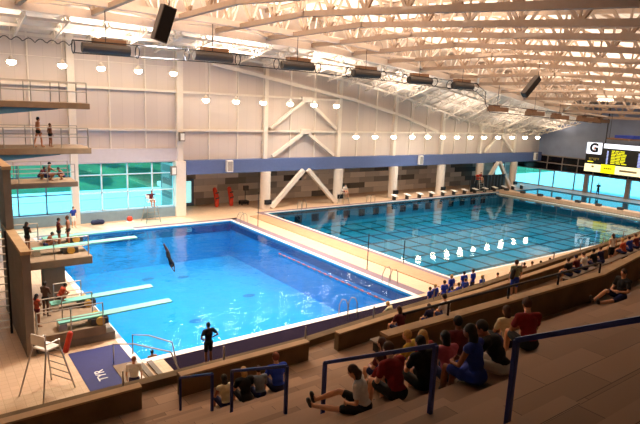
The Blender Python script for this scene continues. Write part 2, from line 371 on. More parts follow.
MB().box(31.9, 33.1, y-.2, y+.1, 7.5, 8.0).build('gusset_plate', M_WHITE, t); MB().box(31.9, 33.1, y-.2, y+.1, 10.75, 11.25).build('gusset_plate', M_WHITE, t)
y = YF-.75
brace('ground_bracing', [((28.4, y, .1), (32.2, y, 3.8)), ((36.6, y, .1), (32.8, y, 3.8))], 'white diagonal braces standing on the deck below the blue fascia near the pool corner', .42)
brace('ground_bracing', [((61.9, y, .1), (64.9, y, 3.8)), ((68.3, y, .1), (65.3, y, 3.8))], 'white diagonal braces behind the black curtain at the far end', .42)
brace('cross_bracing', [((61.9, YF-.5, 5.25), (64.9, YF-.5, 7.6)), ((68.3, YF-.5, 5.25), (65.3, YF-.5, 7.6))], 'white inverted V brace above the blue fascia at the far end')
q = MB(); PT = [(22, 13.75), (34.3, 11.85), (38.7, 11.2), (46, 9.7), (52.3, 7.9)]
for (a, c), (d, e) in zip(PT, PT[1:]): q.bar((a, YF-.6, c), (d, YF-.6, e), .25, .3)
tag(q.build('sloping_strut', M_WHITE), 'long white strut sloping down the far wall from the roof to the lower girt', 'strut')
# windows, far left
def window(name, x0, x1, z0, z1, y, xs, zs, fm, sill=True):
    t = empty(name, ((x0+x1)/2, y, z0)); tag(t, kind='structure')
    MB().box(x0, x1, y+.05, y+.07, z0, z1).build('pane', M_GLASS, t)
    q = MB()
    for x in xs: q.box(x-.05, x+.05, y-.03, y+.14, z0, z1)
    for z in zs: q.box(x0, x1, y-.03, y+.14, z-.04, z+.04)
    q.build('window_frame', fm, t)
    return t
window('window_1', XL, 10.0, .9, 4.98, YF, [-2, .3, 2.4, 4.4, 6, 8], [.94, 2.45, 3.95, 4.94], M_FRAME)
window('window_2', 10.2, 18.55, .9, 4.98, YF, [12.25, 14.4, 16.55, 18.5], [.94, 2.45, 3.95, 4.94], M_WFRAME)
struct('wall_far_sill', MB().box(XL, 18.6, YF-.35, YF+.3, 0, .9), mat('blue_grey_sill_panel', '7f97a6', .6, .05))
# end windows
yy = [20, 24.3, 28.9, 33.9, 38.8, 41.4, 44.6, 46.9, 53]
t = empty('window_3', (XR+.1, 36, .12)); tag(t, kind='structure')
MB().box(XR+.1, XR+.13, 20, 53, .12, 2.55).build('pane', M_GLASS, t)
MB().box(XR+.05, XR+.1, 20, 53, 2.6, 4.7).build('spandrel', M_DARKGL, t)
q = MB()
for y in yy: q.box(XR-.06, XR+.2, y-.06, y+.06, .12, 2.6)
for y in (28.9, 33.9, 39.6): q.box(XR-.2, XR+.2, y-.3, y+.3, 0, 2.6)
for y in [20+i*2.35 for i in range(12)]: q.box(XR-.06, XR+.08, y-.06, y+.06, 2.6, 4.7)
for z in (2.55, 3.6, 4.66): q.box(XR-.08, XR+.12, 20, 51.4, z-.07, z+.07)
q.build('window_frame', mat('brownish_mullion', '8d8077', .5), t)
# door in the recess
t = empty('door_1', (21.5, 51.4, 0)); tag(t, kind='structure')
MB().box(20.7, 22.1, 51.3, 51.5, 0, 2.7).build('door_frame', M_FRAME, t)
MB().box(21.05, 21.8, 51.27, 51.31, .35, 2.5).build('pane', mat('glowing_door_glass', 'a8f4f4', .3, 0, emit=.9), t)  # daylight through the pane painted as its own glow
t = empty('door_2', (73, 51.4, 0)); tag(t, kind='structure')
MB().box(70.5, 73, 51.3, 51.5, 0, 3.2).build('door_frame', M_FRAME, t)
MB().box(70.8, 72.7, 51.27, 51.31, .25, 2.9).build('pane', MATS['glowing_door_glass'], t)  # same painted daylight glow

# ------------------------------------------------------------------ roof
def roofz(x, y):
    z = zb(x)+2.3
    if y < 28: z -= .085*(28-y)
    return z
b = MB(); xs = [XL+(XR+.3-XL)*i/40 for i in range(41)]; ys = [YB, 0, 14, 28, 40.4]
for i in range(40):
    for j in range(4):
        x0, x1, y0, y1 = xs[i], xs[i+1], ys[j], ys[j+1]
        b.hexa([(x0, y0, roofz(x0, y0)), (x1, y0, roofz(x1, y0)), (x1, y1, roofz(x1, y1)), (x0, y1, roofz(x0, y1))]+[(p[0], p[1], p[2]+.2) for p in ((x0, y0, roofz(x0, y0)), (x1, y0, roofz(x1, y0)), (x1, y1, roofz(x1, y1)), (x0, y1, roofz(x0, y1)))])
struct('ceiling', b, M_DECKING)
b = MB()
def lowz(x, y): return (zb(x)+.35)+(zw(x)-zb(x)-.35)*(y-40)/(YF-40)
for i in range(40):
    x0, x1 = xs[i], xs[i+1]
    P = [(x0, 40, lowz(x0, 40)), (x1, 40, lowz(x1, 40)), (x1, YF+.2, zw(x1)), (x0, YF+.2, zw(x0))]
    b.hexa(P+[(p[0], p[1], p[2]+.2) for p in P])
    P = [(x0, 40.2, lowz(x0, 40)), (x1, 40.2, lowz(x1, 40)), (x1, 40.4, lowz(x1, 40)), (x0, 40.4, lowz(x0, 40))]
    b.hexa(P+[(p[0], p[1], roofz(p[0], 40)+.2) for p in P])
struct('ceiling_low', b, mat('brushed_pale_ceiling', 'd8cdc2', .7, .25, .35))
# trusses running towards the far wall
TX = [1.2+4.45*i for i in range(17)]
for i, x in enumerate(TX):
    t = empty('roof_truss', (x, 16, zb(x)-1), '%s white roof truss from the left, running from the stands to the far side' % ORD[i], 'roof truss', 'parallel roof trusses')
    def bz(y): return zb(x)-(.085*(28-y) if y < 28 else 0)
    q = MB(); q.bar((x, YB, bz(YB)), (x, 28, bz(28)), .3, .32); q.bar((x, 27.9, bz(28)), (x, 40, bz(40)), .3, .32); q.build('bottom_chord', M_TRUSS, t)
    q = MB(); q.bar((x, YB, bz(YB)+2.1), (x, 28, bz(28)+2.1), .3, .28); q.bar((x, 27.9, bz(28)+2.1), (x, 40, bz(40)+2.1), .3, .28); q.build('top_chord', M_TRUSS, t)
    y = -7.5; k = 0
    while y < 38.5:
        for dy in (-1.5, 1.5):
            MB().bar((x, y, bz(y)), (x, y+dy, bz(y+dy)+2.05), .13, .16).build('web_brace', M_TRUSS, t)
        MB().bar((x, y, bz(y)), (x, y, bz(y)+2.05), .1, .1).build('web_post', M_TRUSS, t)
        y += 3.0
# purlins across the trusses
for i in range(12):
    y = -6+i*4.0
    q = MB(); n = 24
    for k in range(n):
        x0 = XL+(XR-XL)*k/n; x1 = XL+(XR-XL)*(k+1)/n; dz = 2.22-(.085*(28-y) if y < 28 else 0)
        q.bar((x0, y, zb(x0)+dz), (x1, y, zb(x1)+dz), .12, .16)
    tag(q.build('roof_purlin', M_TRUSS), '%s curved purlin from the stands under the roof decking' % ORD[i], 'purlin', 'purlins across the trusses')
# bridging lines at bottom-chord level
def curved(name, y, dz, w, h, m, label, x0=XL+.05, x1=XR-.25, cat='beam'):
    q = MB(); n = 36
    for k in range(n):
        a = x0+(x1-x0)*k/n; c = x0+(x1-x0)*(k+1)/n
        q.bar((a, y, zb(a)+dz), (c+.02, y, zb(c)+dz), w, h)
    return tag(q.build(name, m), label, cat)
curved('curved_girder', 40, -.1, .45, .55, M_WHITE, 'thick white curved girder sweeping down to the right under the roof')
curved('curved_girder', 36, .1, .35, .4, M_WHITE, 'slimmer white curved girder parallel to the thick one', -13.9, 32)
t = empty('girder_lacing', (30, 38, 14), 'zigzag white lacing bars between the two curved girders', 'bracing')
for k in range(16):
    a, c = TX[k], TX[k+1]; y0, y1 = (36.2, 39.7) if k % 2 == 0 else (39.7, 36.2)
    MB().bar((a, y0, zb(a)+.1), (c, y1, zb(c)+.1), .18, .18).build('lacing_bar', M_WHITE, t)
for k, x in enumerate(TX):
    q = MB(); z = zb(x)
    for dx, dy in ((-1.3, -1), (-.5, -1.2), (.5, -1.2), (1.3, -1), (-1.3, 0), (1.3, 0)): q.bar((x, 39.8, z), (x+dx, 39.8+dy, z+2.1-abs(dx)*.1), .1, .1)
    tag(q.build('fan_strut', M_WHITE), 'fan of slim struts rising from the thick girder at its %s truss from the left' % ORD[k], 'strut', 'strut fans on the girder')
for k in range(34):
    x = XL+2+k*2.6
    q = MB(); za = lowz(x, 40.5)-.12; zc = lowz(x, YF-.1)-.12
    q.bar((x, 40.5, za), (x, YF-.1, zc), .1, .14); q.bar((x, 40.5, za-.75), (x, YF-.8, zc-.55), .1, .1)
    for m in range(7):
        f0 = m/7; f1 = (m+.5)/7; f2 = (m+1)/7; Y = lambda f: 40.5+f*(YF-.9-40.5); Z = lambda f: za+(zc-za)*f
        q.bar((x, Y(f0), Z(f0)), (x, Y(f1), Z(f1)-.7), .07, .07); q.bar((x, Y(f1), Z(f1)-.7), (x, Y(f2), Z(f2)), .07, .07)
    struct('ceiling_low_joist', q, M_WHITE)
for y, nm in ((42.2, 'nearest the girder'), (44.2, 'in the middle'), (46.2, 'nearest the far wall')):
    q = MB(); n = 40
    for k in range(n):
        a = XL+.05+(XR-XL-.1)*k/n; c = XL+.05+(XR-XL-.1)*(k+1)/n; q.bar((a, y, lowz(a, y)-.5), (c+.02, y, lowz(c, y)-.5), .14, .2)
    tag(q.build('low_roof_purlin', M_WHITE), 'white curved purlin under the low ceiling strip, the one %s' % nm, 'purlin')
# dark struts near the camera
def hung_box(name, top, bot, w, d, label):
    top, bot = Vector(top), Vector(bot); t = empty(name, bot, label, 'loudspeaker')
    MB().bar(top, bot, w, d, (0, 1, 0)).build('cabinet', M_CHAR, t, bevel=.03)
    a = (top-bot).normalized(); MB().bar(top-a*.06, bot+a*.06, w*.86, d*1.03, (0, 1, 0)).build('grille', M_BLACK, t)
    q = MB(); q.tube([top+Vector((0, 0, 0)), top+Vector((0, 0, .5)), (top.x, top.y, roofz(top.x, top.y)+.1)], .02, 6); q.build('hanger', M_DRAIL, t)
hung_box('hanging_speaker', (7.68, 20, 13.62), (7.35, 20.2, 12.4), .5, .45, 'black speaker box hanging from the roof at upper left')
hung_box('hanging_speaker', (38.6, 25, 13.2), (37.3, 25.2, 11.8), .5, .45, 'tilted black speaker box hanging among the trusses at upper right')

# pendant lamps along the far wall
lampz = [(x, 12.45) for x in (5.8, 9.1, 11.85, 14.7, 17.6)]+[(x, 10.4) for x in (20.5, 23.4, 26.2, 29.2, 32, 34.8)]+[(x, 7.3) for x in (37.6, 40.3, 43.1, 46, 48.6, 51.2, 53.8, 56.3, 59, 62, 65, 68, 71)]
def lamp(loc, label, up):
    t = empty('pendant_lamp', loc, label, 'lamp', 'glowing lamps along the far wall')
    q = MB(); q.tube([(0, 0, .15), (0, 0, .42), (0, 0, .5)], [.32, .13, .06], 14); q.build('shade', M_WHITE, t, local=True, smooth=True)
    q = MB(); q.ell((0, 0, .06), (.3, .3, .22), 12, 8); q.build('bulb', M_LAMP, t, local=True, smooth=True)
    q = MB(); q.tube([(0, 0, .5), (0, 0, up)], .025, 6); q.build('hanger_rod', M_WHITE, t, local=True)
    return t
rows = {12.45: 'upper left', 10.4: 'middle', 7.3: 'lower right'}; cnt = {}
for x, z in lampz:
    cnt[z] = cnt.get(z, 0)+1
    lamp((x, 45, z), 'glowing pendant lamp, %s from left in the %s row' % (ORD[cnt[z]-1], rows[z]), lowz(x, 45)-z+.05)
for z, a, c in ((12.62, 4, 18.5), (10.57, 19.6, 35.5), (7.47, 37, 72)):
    tag(MB().tube([(a, 45.05, z+.42), (c, 45.05, z+.42)], .025, 6).build('lamp_conduit', M_WHITE), 'thin white conduit linking the %s row of wall lamps' % rows[round(z-.17, 2)], 'conduit')
# string of radiant units
def unit(loc, label, dark=True, s=1):
    t = empty('radiant_heater', loc, label, 'heater', 'hanging heater units')
    q = MB(); q.tube([(-1.45*s, 0, 0), (1.45*s, 0, 0)], .32*s, 12) if dark else q.box(-1.2, 1.2, -.5, .5, -.3, .15); q.build('casing', M_CHAR if dark else M_BROWN, t, local=True)
    q = MB().box(-.7*s, (1.3 if dark else .5)*s, .1, .7, (.33 if dark else .15)*s, (.66 if dark else .4)*s); q.build('top_box', M_BROWN, t, local=True)
    for sx in ((-1, 1) if dark else ()):
        pts = [(sx*1.95*s, .4*s*cos(a), .4*s*sin(a)) for a in [2*pi*k/12 for k in range(13)]]
        MB().tube(pts, .035, 6, False).build('hoop', M_DRAIL, t, local=True)
    q = MB(); q.tube([(0, .1, .4), (0, .1, 2.5)], .025, 6); q.build('hanger', M_DRAIL, t, local=True)
    return t
U1 = [(10.1, 13.3), (17.4, 13.45), (24.6, 13.38), (31.7, 13.25), (38.3, 13.1), (44.4, 12.95)]
for i, (x, z) in enumerate(U1): unit((x, 37, z), 'long black heater unit, %s from the left in the upper hanging string' % ORD[i])
for i, (x, z) in enumerate([(50.4, 10.9), (57.3, 10.65), (62.5, 10.35), (68.3, 10.2), (72.4, 10.1)]): unit((x, 37, z), 'brown heater unit, %s from the left in the lower hanging string at the far end' % ORD[i], False)
for dz, w in ((.37, 'upper'), (-.37, 'lower')):
    q = MB(); q.tube([(U1[0][0]-1.9, 37, U1[0][1]+dz)]+[(x, 37, z+dz) for x, z in U1[1:]]+[(46.5, 37, 12.9+dz), (48, 37, 12.2+dz), (48.2, 37, 11.4), (49, 37, 10.9+dz), (57.3, 37, 10.65+dz), (72.4, 37, 10.1+dz)], .035, 6)
    tag(q.build('support_cable', M_DRAIL), '%s dark cable tying the hanging heater string together' % w, 'cable')
# looped cable garland at upper left
q = MB(); pts = []
for k in range(60):
    x = 2+k*.13; pts.append((x, 44, 14.0+.28*abs(sin(k*.55))-.12))
q.tube(pts, .035, 5); tag(q.build('looped_cable', M_CHAR), 'dark looped cable sagging below the roof edge at upper left', 'cable')
# speakers on the fascia
for x, lab in ((23.7, 'white wall speaker on the blue fascia near its left end'), (49.5, 'white wall speaker on the blue fascia above the starting blocks'), (73.8, 'white wall speaker at the right end of the blue fascia')):
    t = empty('wall_speaker', (x, YF-.6, 3.95), lab, 'speaker')
    MB().box(x-.32, x+.32, YF-.95, YF-.6, 3.9, 5.0).build('cabinet', M_WWHITE, t, bevel=.03)
    MB().box(x-.25, x+.25, YF-.97, YF-.95, 4.0, 4.9).build('grille', mat('grey_speaker_grille', 'a09c98', .7), t)
for x, z, lab in ((18.2, 4.2, 'small white speaker on the thick white column'), (19.0, 7.2, 'small grey box on the thick white column above the fascia')):
    t = empty('wall_box', (x, YF-.8, z-.3), lab, 'wall box'); MB().box(x-.25, x+.25, YF-.95, YF-.6, z-.4, z+.4).build('housing', M_CONC, t, bevel=.03); MB().box(x-.18, x+.18, YF-.97, YF-.95, z-.3, z+.3).build('grille', M_WWHITE, t)

# ------------------------------------------------------------------ scoreboard
t = empty('scoreboard', (74.2, 36, 3.1), 'large black electronic scoreboard with yellow text hanging on the end wall', 'scoreboard')
SX = 74.0
MB().box(SX+.05, SX+.5, 24, 39.35, 3.15, 7.2).build('cabinet', M_SCREEN, t)
MB().box(SX-.02, SX+.05, 37.25, 39.3, 5.6, 7.15).build('logo_panel', M_WPANEL, t)
MB().box(SX-.02, SX+.05, 24, 37.0, 6.5, 7.1).build('name_panel', M_WPANEL, t)
MB().box(SX-.02, SX+.05, 37.1, 39.3, 3.22, 4.25).build('sponsor_panel', M_CREAM, t)
MB().box(SX-.02, SX+.05, 35.2, 37.05, 3.2, 4.35).build('yellow_panel', M_YPANEL, t)
MB().box(SX-.02, SX+.05, 24, 35.15, 3.2, 4.3).build('long_sponsor_panel', M_CREAM, t)
for y in (26, 37): MB().box(SX+.2, SX+.3, y-.05, y+.05, 7.2, 12.0).build('hanger', M_DRAIL, t)
def text(s, name, m, parent, loc, size, rot, ext=.01, world=True, off_=0):
    c = bpy.data.curves.new(name, 'FONT'); c.body = s; c.size = size; c.extrude = ext; c.align_x = 'CENTER'; c.align_y = 'CENTER'
    o = bpy.data.objects.new(name, c); COL.objects.link(o); c.materials.append(m)
    c.offset = off_
    dg = bpy.context.evaluated_depsgraph_get(); me = bpy.data.meshes.new_from_object(o.evaluated_get(dg)); bpy.data.objects.remove(o)
    me.materials.clear(); me.materials.append(m)
    o = bpy.data.objects.new(name, me); COL.objects.link(o)
    o.parent = parent; o.location = Vector(loc)-(WORLDLOC[parent.name] if world else Vector((0, 0, 0))); o.rotation_euler = rot; return o
RE = (pi/2, 0, -pi/2)   # faces -X
o = text('G', 'letter', M_INK, t, (SX-.03, 38.28, 6.38), 1.6, RE, off_=.08)
q = MB()
bolt = [(.1, .42), (-.12, -.02), (.02, -.02), (-.06, -.42), (.2, .08), (.05, .08), (.16, .42)]
q.add([(SX-.045, 38.22-a, 6.35+c) for a, c in bolt]+[(SX-.03, 38.22-a, 6.35+c) for a, c in bolt], [tuple(range(7)), tuple(range(13, 6, -1))]); q.build('bolt_mark', M_ORANGE, t)
q = MB()
for k in range(7): q.box(SX, SX+.049, 37.5+k*.2, 37.62+k*.2, 4.85+.12*sin(k*2.), 5.1)
q.build('emblem_row', mat('dim_gold_led', '8d7a3a', .5, 0, emit=.5), t)
MB().box(SX+.02, SX+.049, 38.2, 39.0, 4.5, 4.62).build('caption_bar', M_YTXT, t)
random.seed(3)
for k in range(9):
    z = 6.2-k*.2; y0 = 35.9
    q = MB(); yy0 = y0
    for w in range(3):
        L = random.uniform(.3, .7)
        q.box(SX+.02, SX+.049, yy0-L, yy0, z-.055, z+.055); yy0 -= L+random.uniform(.06, .16)
    q.build('text_line', M_YTXT, t)
q = MB()
for k in range(10):
    z = 6.1-k*.18; q.box(SX+.02, SX+.049, 31.9+.15*(k % 3), 32.5, z-.06, z+.06); q.box(SX+.02, SX+.049, 36.3, 36.5, z-.06, z+.06); q.box(SX+.02, SX+.049, 29.2, 30.1+.1*(k % 2), z-.06, z+.06)
q.build('time_column', M_BTXT, t)
q = MB()
for k in range(4): q.box(SX-.03, SX-.02, 35.6+k*.28, 35.78+k*.28, 3.72, 3.95)
q.build('panel_mark', mat('olive_print', 'b8a818', .6, 0), t)
MB().box(SX-.03, SX-.02, 38.0, 38.35, 3.8, 4.05).build('panel_print', mat('tan_print', 'cdb98c', .6, 0), t)
q = MB(); q.box(SX-.03, SX-.02, 32.4, 34.6, 3.6, 3.85)
q.build('pale_print', mat('tan_print', 'cdb98c', .6, 0), t)

# ------------------------------------------------------------------ blue platforms / fan at right under roof
t = empty('ceiling_gantry', (71, 33, 8.2), 'blue and tan equipment gantry hanging beside the scoreboard top', 'gantry')
MB().box(68, 71.5, 31, 33.8, 7.9, 8.1).build('tray', M_BROWN, t); MB().box(68.6, 71.6, 31, 33.2, 8.1, 8.45).build('blue_cover', mat('bright_blue_cover', '2448c8', .5), t)
for x, y in ((68.2, 33.6), (71.8, 31.3)): MB().tube([(x, y, 8.1), (x, y, zb(x)+.2)], .03, 6).build('hanger', M_DRAIL, t)

# ------------------------------------------------------------------ spectator terrace
AX = 5.0   # aisle
def tz(n): return H_CAM-1.61-.425*n-.45
def tread_n(y): return int(math.floor(y/.85))
b = MB(); b2 = MB()
for n in range(-8, 15):
    y0, y1, z = .85*n, .85*(n+1), tz(n)
    xr = 62 if n < 10 else 8.3
    if n >= 14: continue
    zl = max(z-.9, 0)
    b.mi = 0; b.box(XL, xr, y0, y1, zl, z)
struct('terrace_treads', b, M_TREAD)
# aisle half steps
for n in range(-3, 14):
    y1 = .85*(n+1); q = MB().box(AX-1.0, AX+.75, y1, y1+.4, tz(n)-.425, tz(n)-.2125); struct('terrace_aisle_step', q, M_TREAD)
PAR = [(XL, 14.2), (10, 14.2), (13.3, 14.5), (20.4, 15.0), (27.5, 15.8), (34, 16.4), (40.4, 17.0), (62, 19.6)]
def wallpath(pts, th, z0, z1):
    q = MB()
    for (a, c), (d, e) in zip(pts, pts[1:]):
        q.hexa([(a, c-th, z0), (d, e-th, z0), (d, e, z0), (a, c, z0), (a, c-th, z1), (d, e-th, z1), (d, e, z1), (a, c, z1)])
    return q
q = MB()
for (a, c), (d, e) in zip(PAR, PAR[1:]): q.hexa([(a, 8.5, 2.0), (d, 8.5, 2.0), (d, e-.28, 2.0), (a, c-.28, 2.0), (a, 8.5, 2.4), (d, 8.5, 2.4), (d, e-.28, 2.4), (a, c-.28, 2.4)])
struct('floor_walkway', q, M_TREAD)
o = struct('wall_front_parapet', wallpath(PAR, .3, 0, 2.58), M_CONCD)
struct('trim_front_cap', wallpath(PAR, .32, 2.58, 2.65), M_CONCD)
def off(pts, d): return [(x, y+d) for x, y in pts]
def lowwall(x0, x1, pts, label):
    P = [(x0, interp(pts, x0))]+[p for p in pts if x0 < p[0] < x1]+[(x1, interp(pts, x1))]
    t = empty('low_wall', ((x0+x1)/2, interp(pts, (x0+x1)/2), 2.4), label, 'low wall', 'low concrete walls by the walkway')
    wallpath(P, .22, 2.4, 2.99).build('body', M_CONCD, t); wallpath(P, .26, 2.99, 3.04).build('capping', M_CONCT, t)
P2 = [(XL, 13.2), (10.6, 13.35), (14, 13.62), (18.7, 13.75), (25.8, 14.35), (33.5, 15.2), (62, 18.5)]
lowwall(XL, 4.2, P2, 'low brown concrete wall at bottom left with a cut end')
lowwall(5.25, 9.5, P2, 'low brown concrete wall in front of the four seated people')
lowwall(10.7, 55, P2, 'long low concrete wall running right behind the front parapet')
# upper bank front wall with rail
W2 = [(8.3, 8.7), (18, 8.7), (22, 9.3), (60, 15)]
o = wallpath(W2, .25, 2.4, 5.2).build('terrace_wall', M_CONCD); tag(o, 'tall brown concrete wall in front of the upper seating bank, right half', 'wall')
tag(wallpath(W2, .3, 5.2, 5.27).build('wall_capping', M_CONCT), 'lit tan capping on the tall terrace wall', 'capping')
# infill so that the bank meets the wall on the right
q = MB(); q.hexa([(18, 8.5, 2.4), (60, 8.5, 2.4), (60, 14.9, 2.4), (22, 9.1, 2.4), (18, 8.5, 4.24), (60, 8.5, 4.24), (60, 14.9, 4.24), (22, 9.1, 4.24)]); struct('terrace_infill', q, M_TREAD)
def rail(name, pts, posts, m, label, r=.035, foot=None, cat='handrail', sq=False):
    t = empty(name, (pts[0][0], pts[0][1], min(f for f in foot)), label, cat)
    q = MB()
    if sq:
        for a, c in zip(pts, pts[1:]): q.bar(a, c, r*2, r*2)
    else: q.tube(pts, r, 10)
    q.build('rail', m, t)
    for p, f in zip(posts, foot):
        q = MB(); (q.bar(p, (p[0], p[1], f), r*2, r*2) if sq else q.tube([p, (p[0], p[1], f)], r*.9, 10)); q.build('post', m, t)
    return t
def zt_at(y):
    n = tread_n(y); return tz(n)
RL = ['nearest navy handrail at lower right, rising out of frame', 'navy handrail with two posts at lower centre of the aisle', 'navy handrail with two posts beside the man in blue', 'farthest navy handrail with two posts at the aisle foot']
for (ya, yb), (da, db), lab in zip(((.7, 3.14), (4.23, 6.45), (7.55, 9.64), (10.6, 12.5)), ((1.0, 2.35), (2.84, 4.01), (4.54, 5.55), (6.04, 6.99)), RL):
    a = (AX, ya, H_CAM-da); c = (AX, yb, H_CAM-db)
    rail('aisle_handrail', [a, c], [a, c], M_RAIL, lab, .027, [zt_at(ya)-.1, zt_at(yb)-.1 if yb < 11 else 2.3], sq=True)
pts = [(x, interp(W2, x)-.12, 5.62) for x in (8.9, 13, 18)]
rail('wall_handrail', pts, pts[1:2]+[(10.5, 8.58, 5.62), (15.5, 8.58, 5.62), pts[2]], M_DRAIL, 'thin dark handrail mounted above the tall terrace wall', .035, [5.27]*4)
# glass guard on front parapet
gi = 0
for (a, c), (d, e) in zip(PAR, PAR[1:]):
    L = math.hypot(d-a, e-c); n = max(1, round(L/3.2))
    for k in range(n):
        x0 = a+(d-a)*k/n; x1 = a+(d-a)*(k+1)/n; y0 = c+(e-c)*k/n-.17; y1 = c+(e-c)*(k+1)/n-.17
        if x1 < -1 or x0 > 45: continue
        t = empty('glass_guard', (x0, y0, 2.65), 'clear guard glass panel on the front parapet, %s from the left' % ORD[min(gi, 19)], 'glass panel', 'glass guard panels on the parapet'); gi += 1
        MB().bar((x0+.03, y0, 2.88), (x1-.03, y1, 2.88), .015, .46).build('pane', M_GUARD, t)
        MB().bar((x0, y0, 2.65), (x0, y0, 3.1), .04, .04).build('clamp_post', M_STEEL, t)

# ------------------------------------------------------------------ diving tower
def railing(name, pts, z0, hgt, parent=None, n=None, m=M_STEEL, rails=(1, .55), label=None):
    t = parent
    q = MB()
    for fz in rails: q.tube([(p[0], p[1], z0+hgt*fz) for p in pts], .028, 6)
    q.build('guard_rail', m, t)
    for i in range(len(pts)-1):
        a, c = Vector(pts[i]+(0,)), Vector(pts[i+1]+(0,)); L = (c-a).length; k = max(1, round(L/1.4))
        for j in range(k+(1 if i == len(pts)-2 else 0)):
            p = a.lerp(c, j/k); MB().tube([(p.x, p.y, z0), (p.x, p.y, z0+hgt)], .028, 6).build('guard_post', m, t)
def platform(name, x0, x1, y0, y1, z, haunch, label, rails=True):
    t = empty(name, ((x0+x1)/2, (y0+y1)/2, z-.4), label, 'diving platform')
    MB().box(x0, x1, y0, y1, z-.32, z).build('slab', M_PLAT, t, bevel=.02)
    if haunch:
        q = MB(); a, c = y0+.12, y1-.12
        q.hexa([(x0, a, z-.32-haunch), (x1-1.6, a, z-.36), (x1-1.6, c, z-.36), (x0, c, z-.32-haunch), (x0, a, z-.32), (x1-1.6, a, z-.32), (x1-1.6, c, z-.32), (x0, c, z-.32)])
        q.build('haunch_beam', M_PLATBLUE, t)
    if rails:
        railing('r', [(x0, y0+.06), (x1-.15, y0+.06)], z, 1.1, t); railing('r', [(x0, y1-.06), (x1-.15, y1-.06)], z, 1.1, t)
    return t
platform('diving_platform', -6, 7.9, 32.5, 35.0, 9.95, 1.5, 'topmost concrete diving platform, empty, with blue underside')
platform('diving_platform', -6, 7.9, 32.5, 35.2, 7.5, 1.3, 'second highest diving platform with two children standing on it')
platform('diving_platform', 3.2, 8.1, 37.0, 39.2, 5.0, 0, 'middle diving platform where three children crouch, in front of the windows')
t = empty('tower_wall', (2.9, 31, 0), 'tall grey concrete blade wall carrying the high diving platforms', 'tower wall')
MB().box(2.9, 3.2, 27.2, 40, 4.4, 7.05).build('blade', M_CONC, t); MB().box(2.9, 3.2, 28.62, 29.3, 0, 4.4).build('support_pier', M_CONC, t); MB().box(2.9, 3.2, 37, 39, 0, 4.4).build('support_pier', M_CONC, t); MB().box(2.87, 3.23, 27.15, 32.4, 7.05, 7.2).build('capping', M_CONCT, t)
MB().box(-6.5, -5.5, 31, 37, 0, 13).build('rear_blade', M_CONC, t); MB().box(-3, -1.5, 32.8, 34.8, 0, 9.0).build('core', M_CONC, t)
t = empty('springboard_wall', (2.95, 25.5, 0), 'lower concrete blade wall with tan cap beside the springboards', 'tower wall')
MB().box(2.9, 3.2, 23.1, 28.6, 0, 4.22).build('blade', M_CONC, t); MB().box(2.87, 3.23, 23.05, 28.65, 4.22, 4.36).build('capping', M_CONCT, t)
# 3 m stand
t = empty('springboard_stand', (4.8, 28.2, 0), 'high springboard stand with a concrete pillar and railings', 'springboard stand')
MB().box(3.2, 6.55, 27.5, 31.6, 2.27, 2.65).build('slab', M_PLAT, t, bevel=.02)
MB().box(4.4, 5.3, 27.65, 28.6, 0, 2.27).build('pillar', M_CONC, t)
railing('r', [(3.3, 27.6), (6.4, 27.6)], 2.65, 1.0, t); railing('r', [(3.3, 31.5), (4.8, 31.5)], 2.65, 1.0, t)
t = empty('springboard_stand', (4.6, 24.4, 0), 'low springboard stand nearest the mat, with railings', 'springboard stand')
MB().box(3.2, 5.95, 23.1, 26.9, .35, .75).build('slab', M_PLAT, t, bevel=.02); MB().box(3.3, 6.35, 23.2, 26.7, 0, .35).build('plinth', M_CONC, t)
railing('r', [(3.3, 23.16), (5.85, 23.16)], .75, 1.0, t); railing('r', [(3.3, 24.75), (5.8, 24.75)], .75, 1.0, t); railing('r', [(4.6, 26.8), (5.8, 26.8)], .75, .95, t)
def springboard(x0, x1, y, z, label):
    t = empty('springboard', (x0, y, z), label, 'springboard', 'aqua springboards')
    q = MB(); q.hexa([(x0, y-.25, z+.28), (x1, y-.25, z+.38), (x1, y+.25, z+.38), (x0, y+.25, z+.28), (x0, y-.25, z+.34), (x1, y-.25, z+.43), (x1, y+.25, z+.43), (x0, y+.25, z+.34)]); q.build('board', M_BOARD, t)
    xm = x0+(x1-x0)*.33
    MB().box(xm-.35, xm+.35, y-.35, y+.35, z, z+.27).build('fulcrum_stand', M_CHAR, t)
    for s in (-1, 1): MB().tube([(xm, y+s*.36, z+.18), (xm, y+s*.46, z+.18)], .18, 16).build('fulcrum_wheel', M_YEL, t)
    MB().box(x0, x0+.3, y-.3, y+.3, z, z+.28).build('anchor', M_STEEL, t)
springboard(4.1, 9.1, 28.75, 2.65, 'aqua springboard on the high stand, nearer one')
springboard(4.9, 9.6, 30.85, 2.65, 'aqua springboard on the high stand, farther one')
springboard(4.15, 9.0, 23.6, .75, 'aqua springboard on the low stand, nearest the mat')
springboard(4.3, 8.95, 26.0, .75, 'aqua springboard on the low stand, below the pillar')
# stairs
t = empty('tower_stairs', (1.3, 27, 0), 'steel stairs with open treads beside the concrete blade wall at left', 'stairs')
for s in (.3, 1.5):
    MB().bar((s, 24.6, 0), (s, 31, 5), .08, .25).build('stringer', M_DRAIL, t)
    MB().tube([(s, 24.6, 1), (s, 31, 6)], .03, 6).build('hand_rail', M_STEEL, t)
for k in range(17): MB().box(.3, 1.5, 24.7+k*.375, 25.0+k*.375, .25+k*.293, .3+k*.293).build('tread', M_STEEL, t)
t = empty('tower_ladder', (2.36, 26, 0), 'dark steel ladder frame standing left of the blade wall', 'ladder')
for s in (2.0, 2.72): MB().tube([(s, 26, 0), (s, 26, 4.6)], .05, 8).build('side_rail', M_DRAIL, t)
for k in range(13): MB().tube([(2.0, 26, .3+k*.33), (2.72, 26, .3+k*.33)], .03, 6).build('rung', M_STEEL, t)
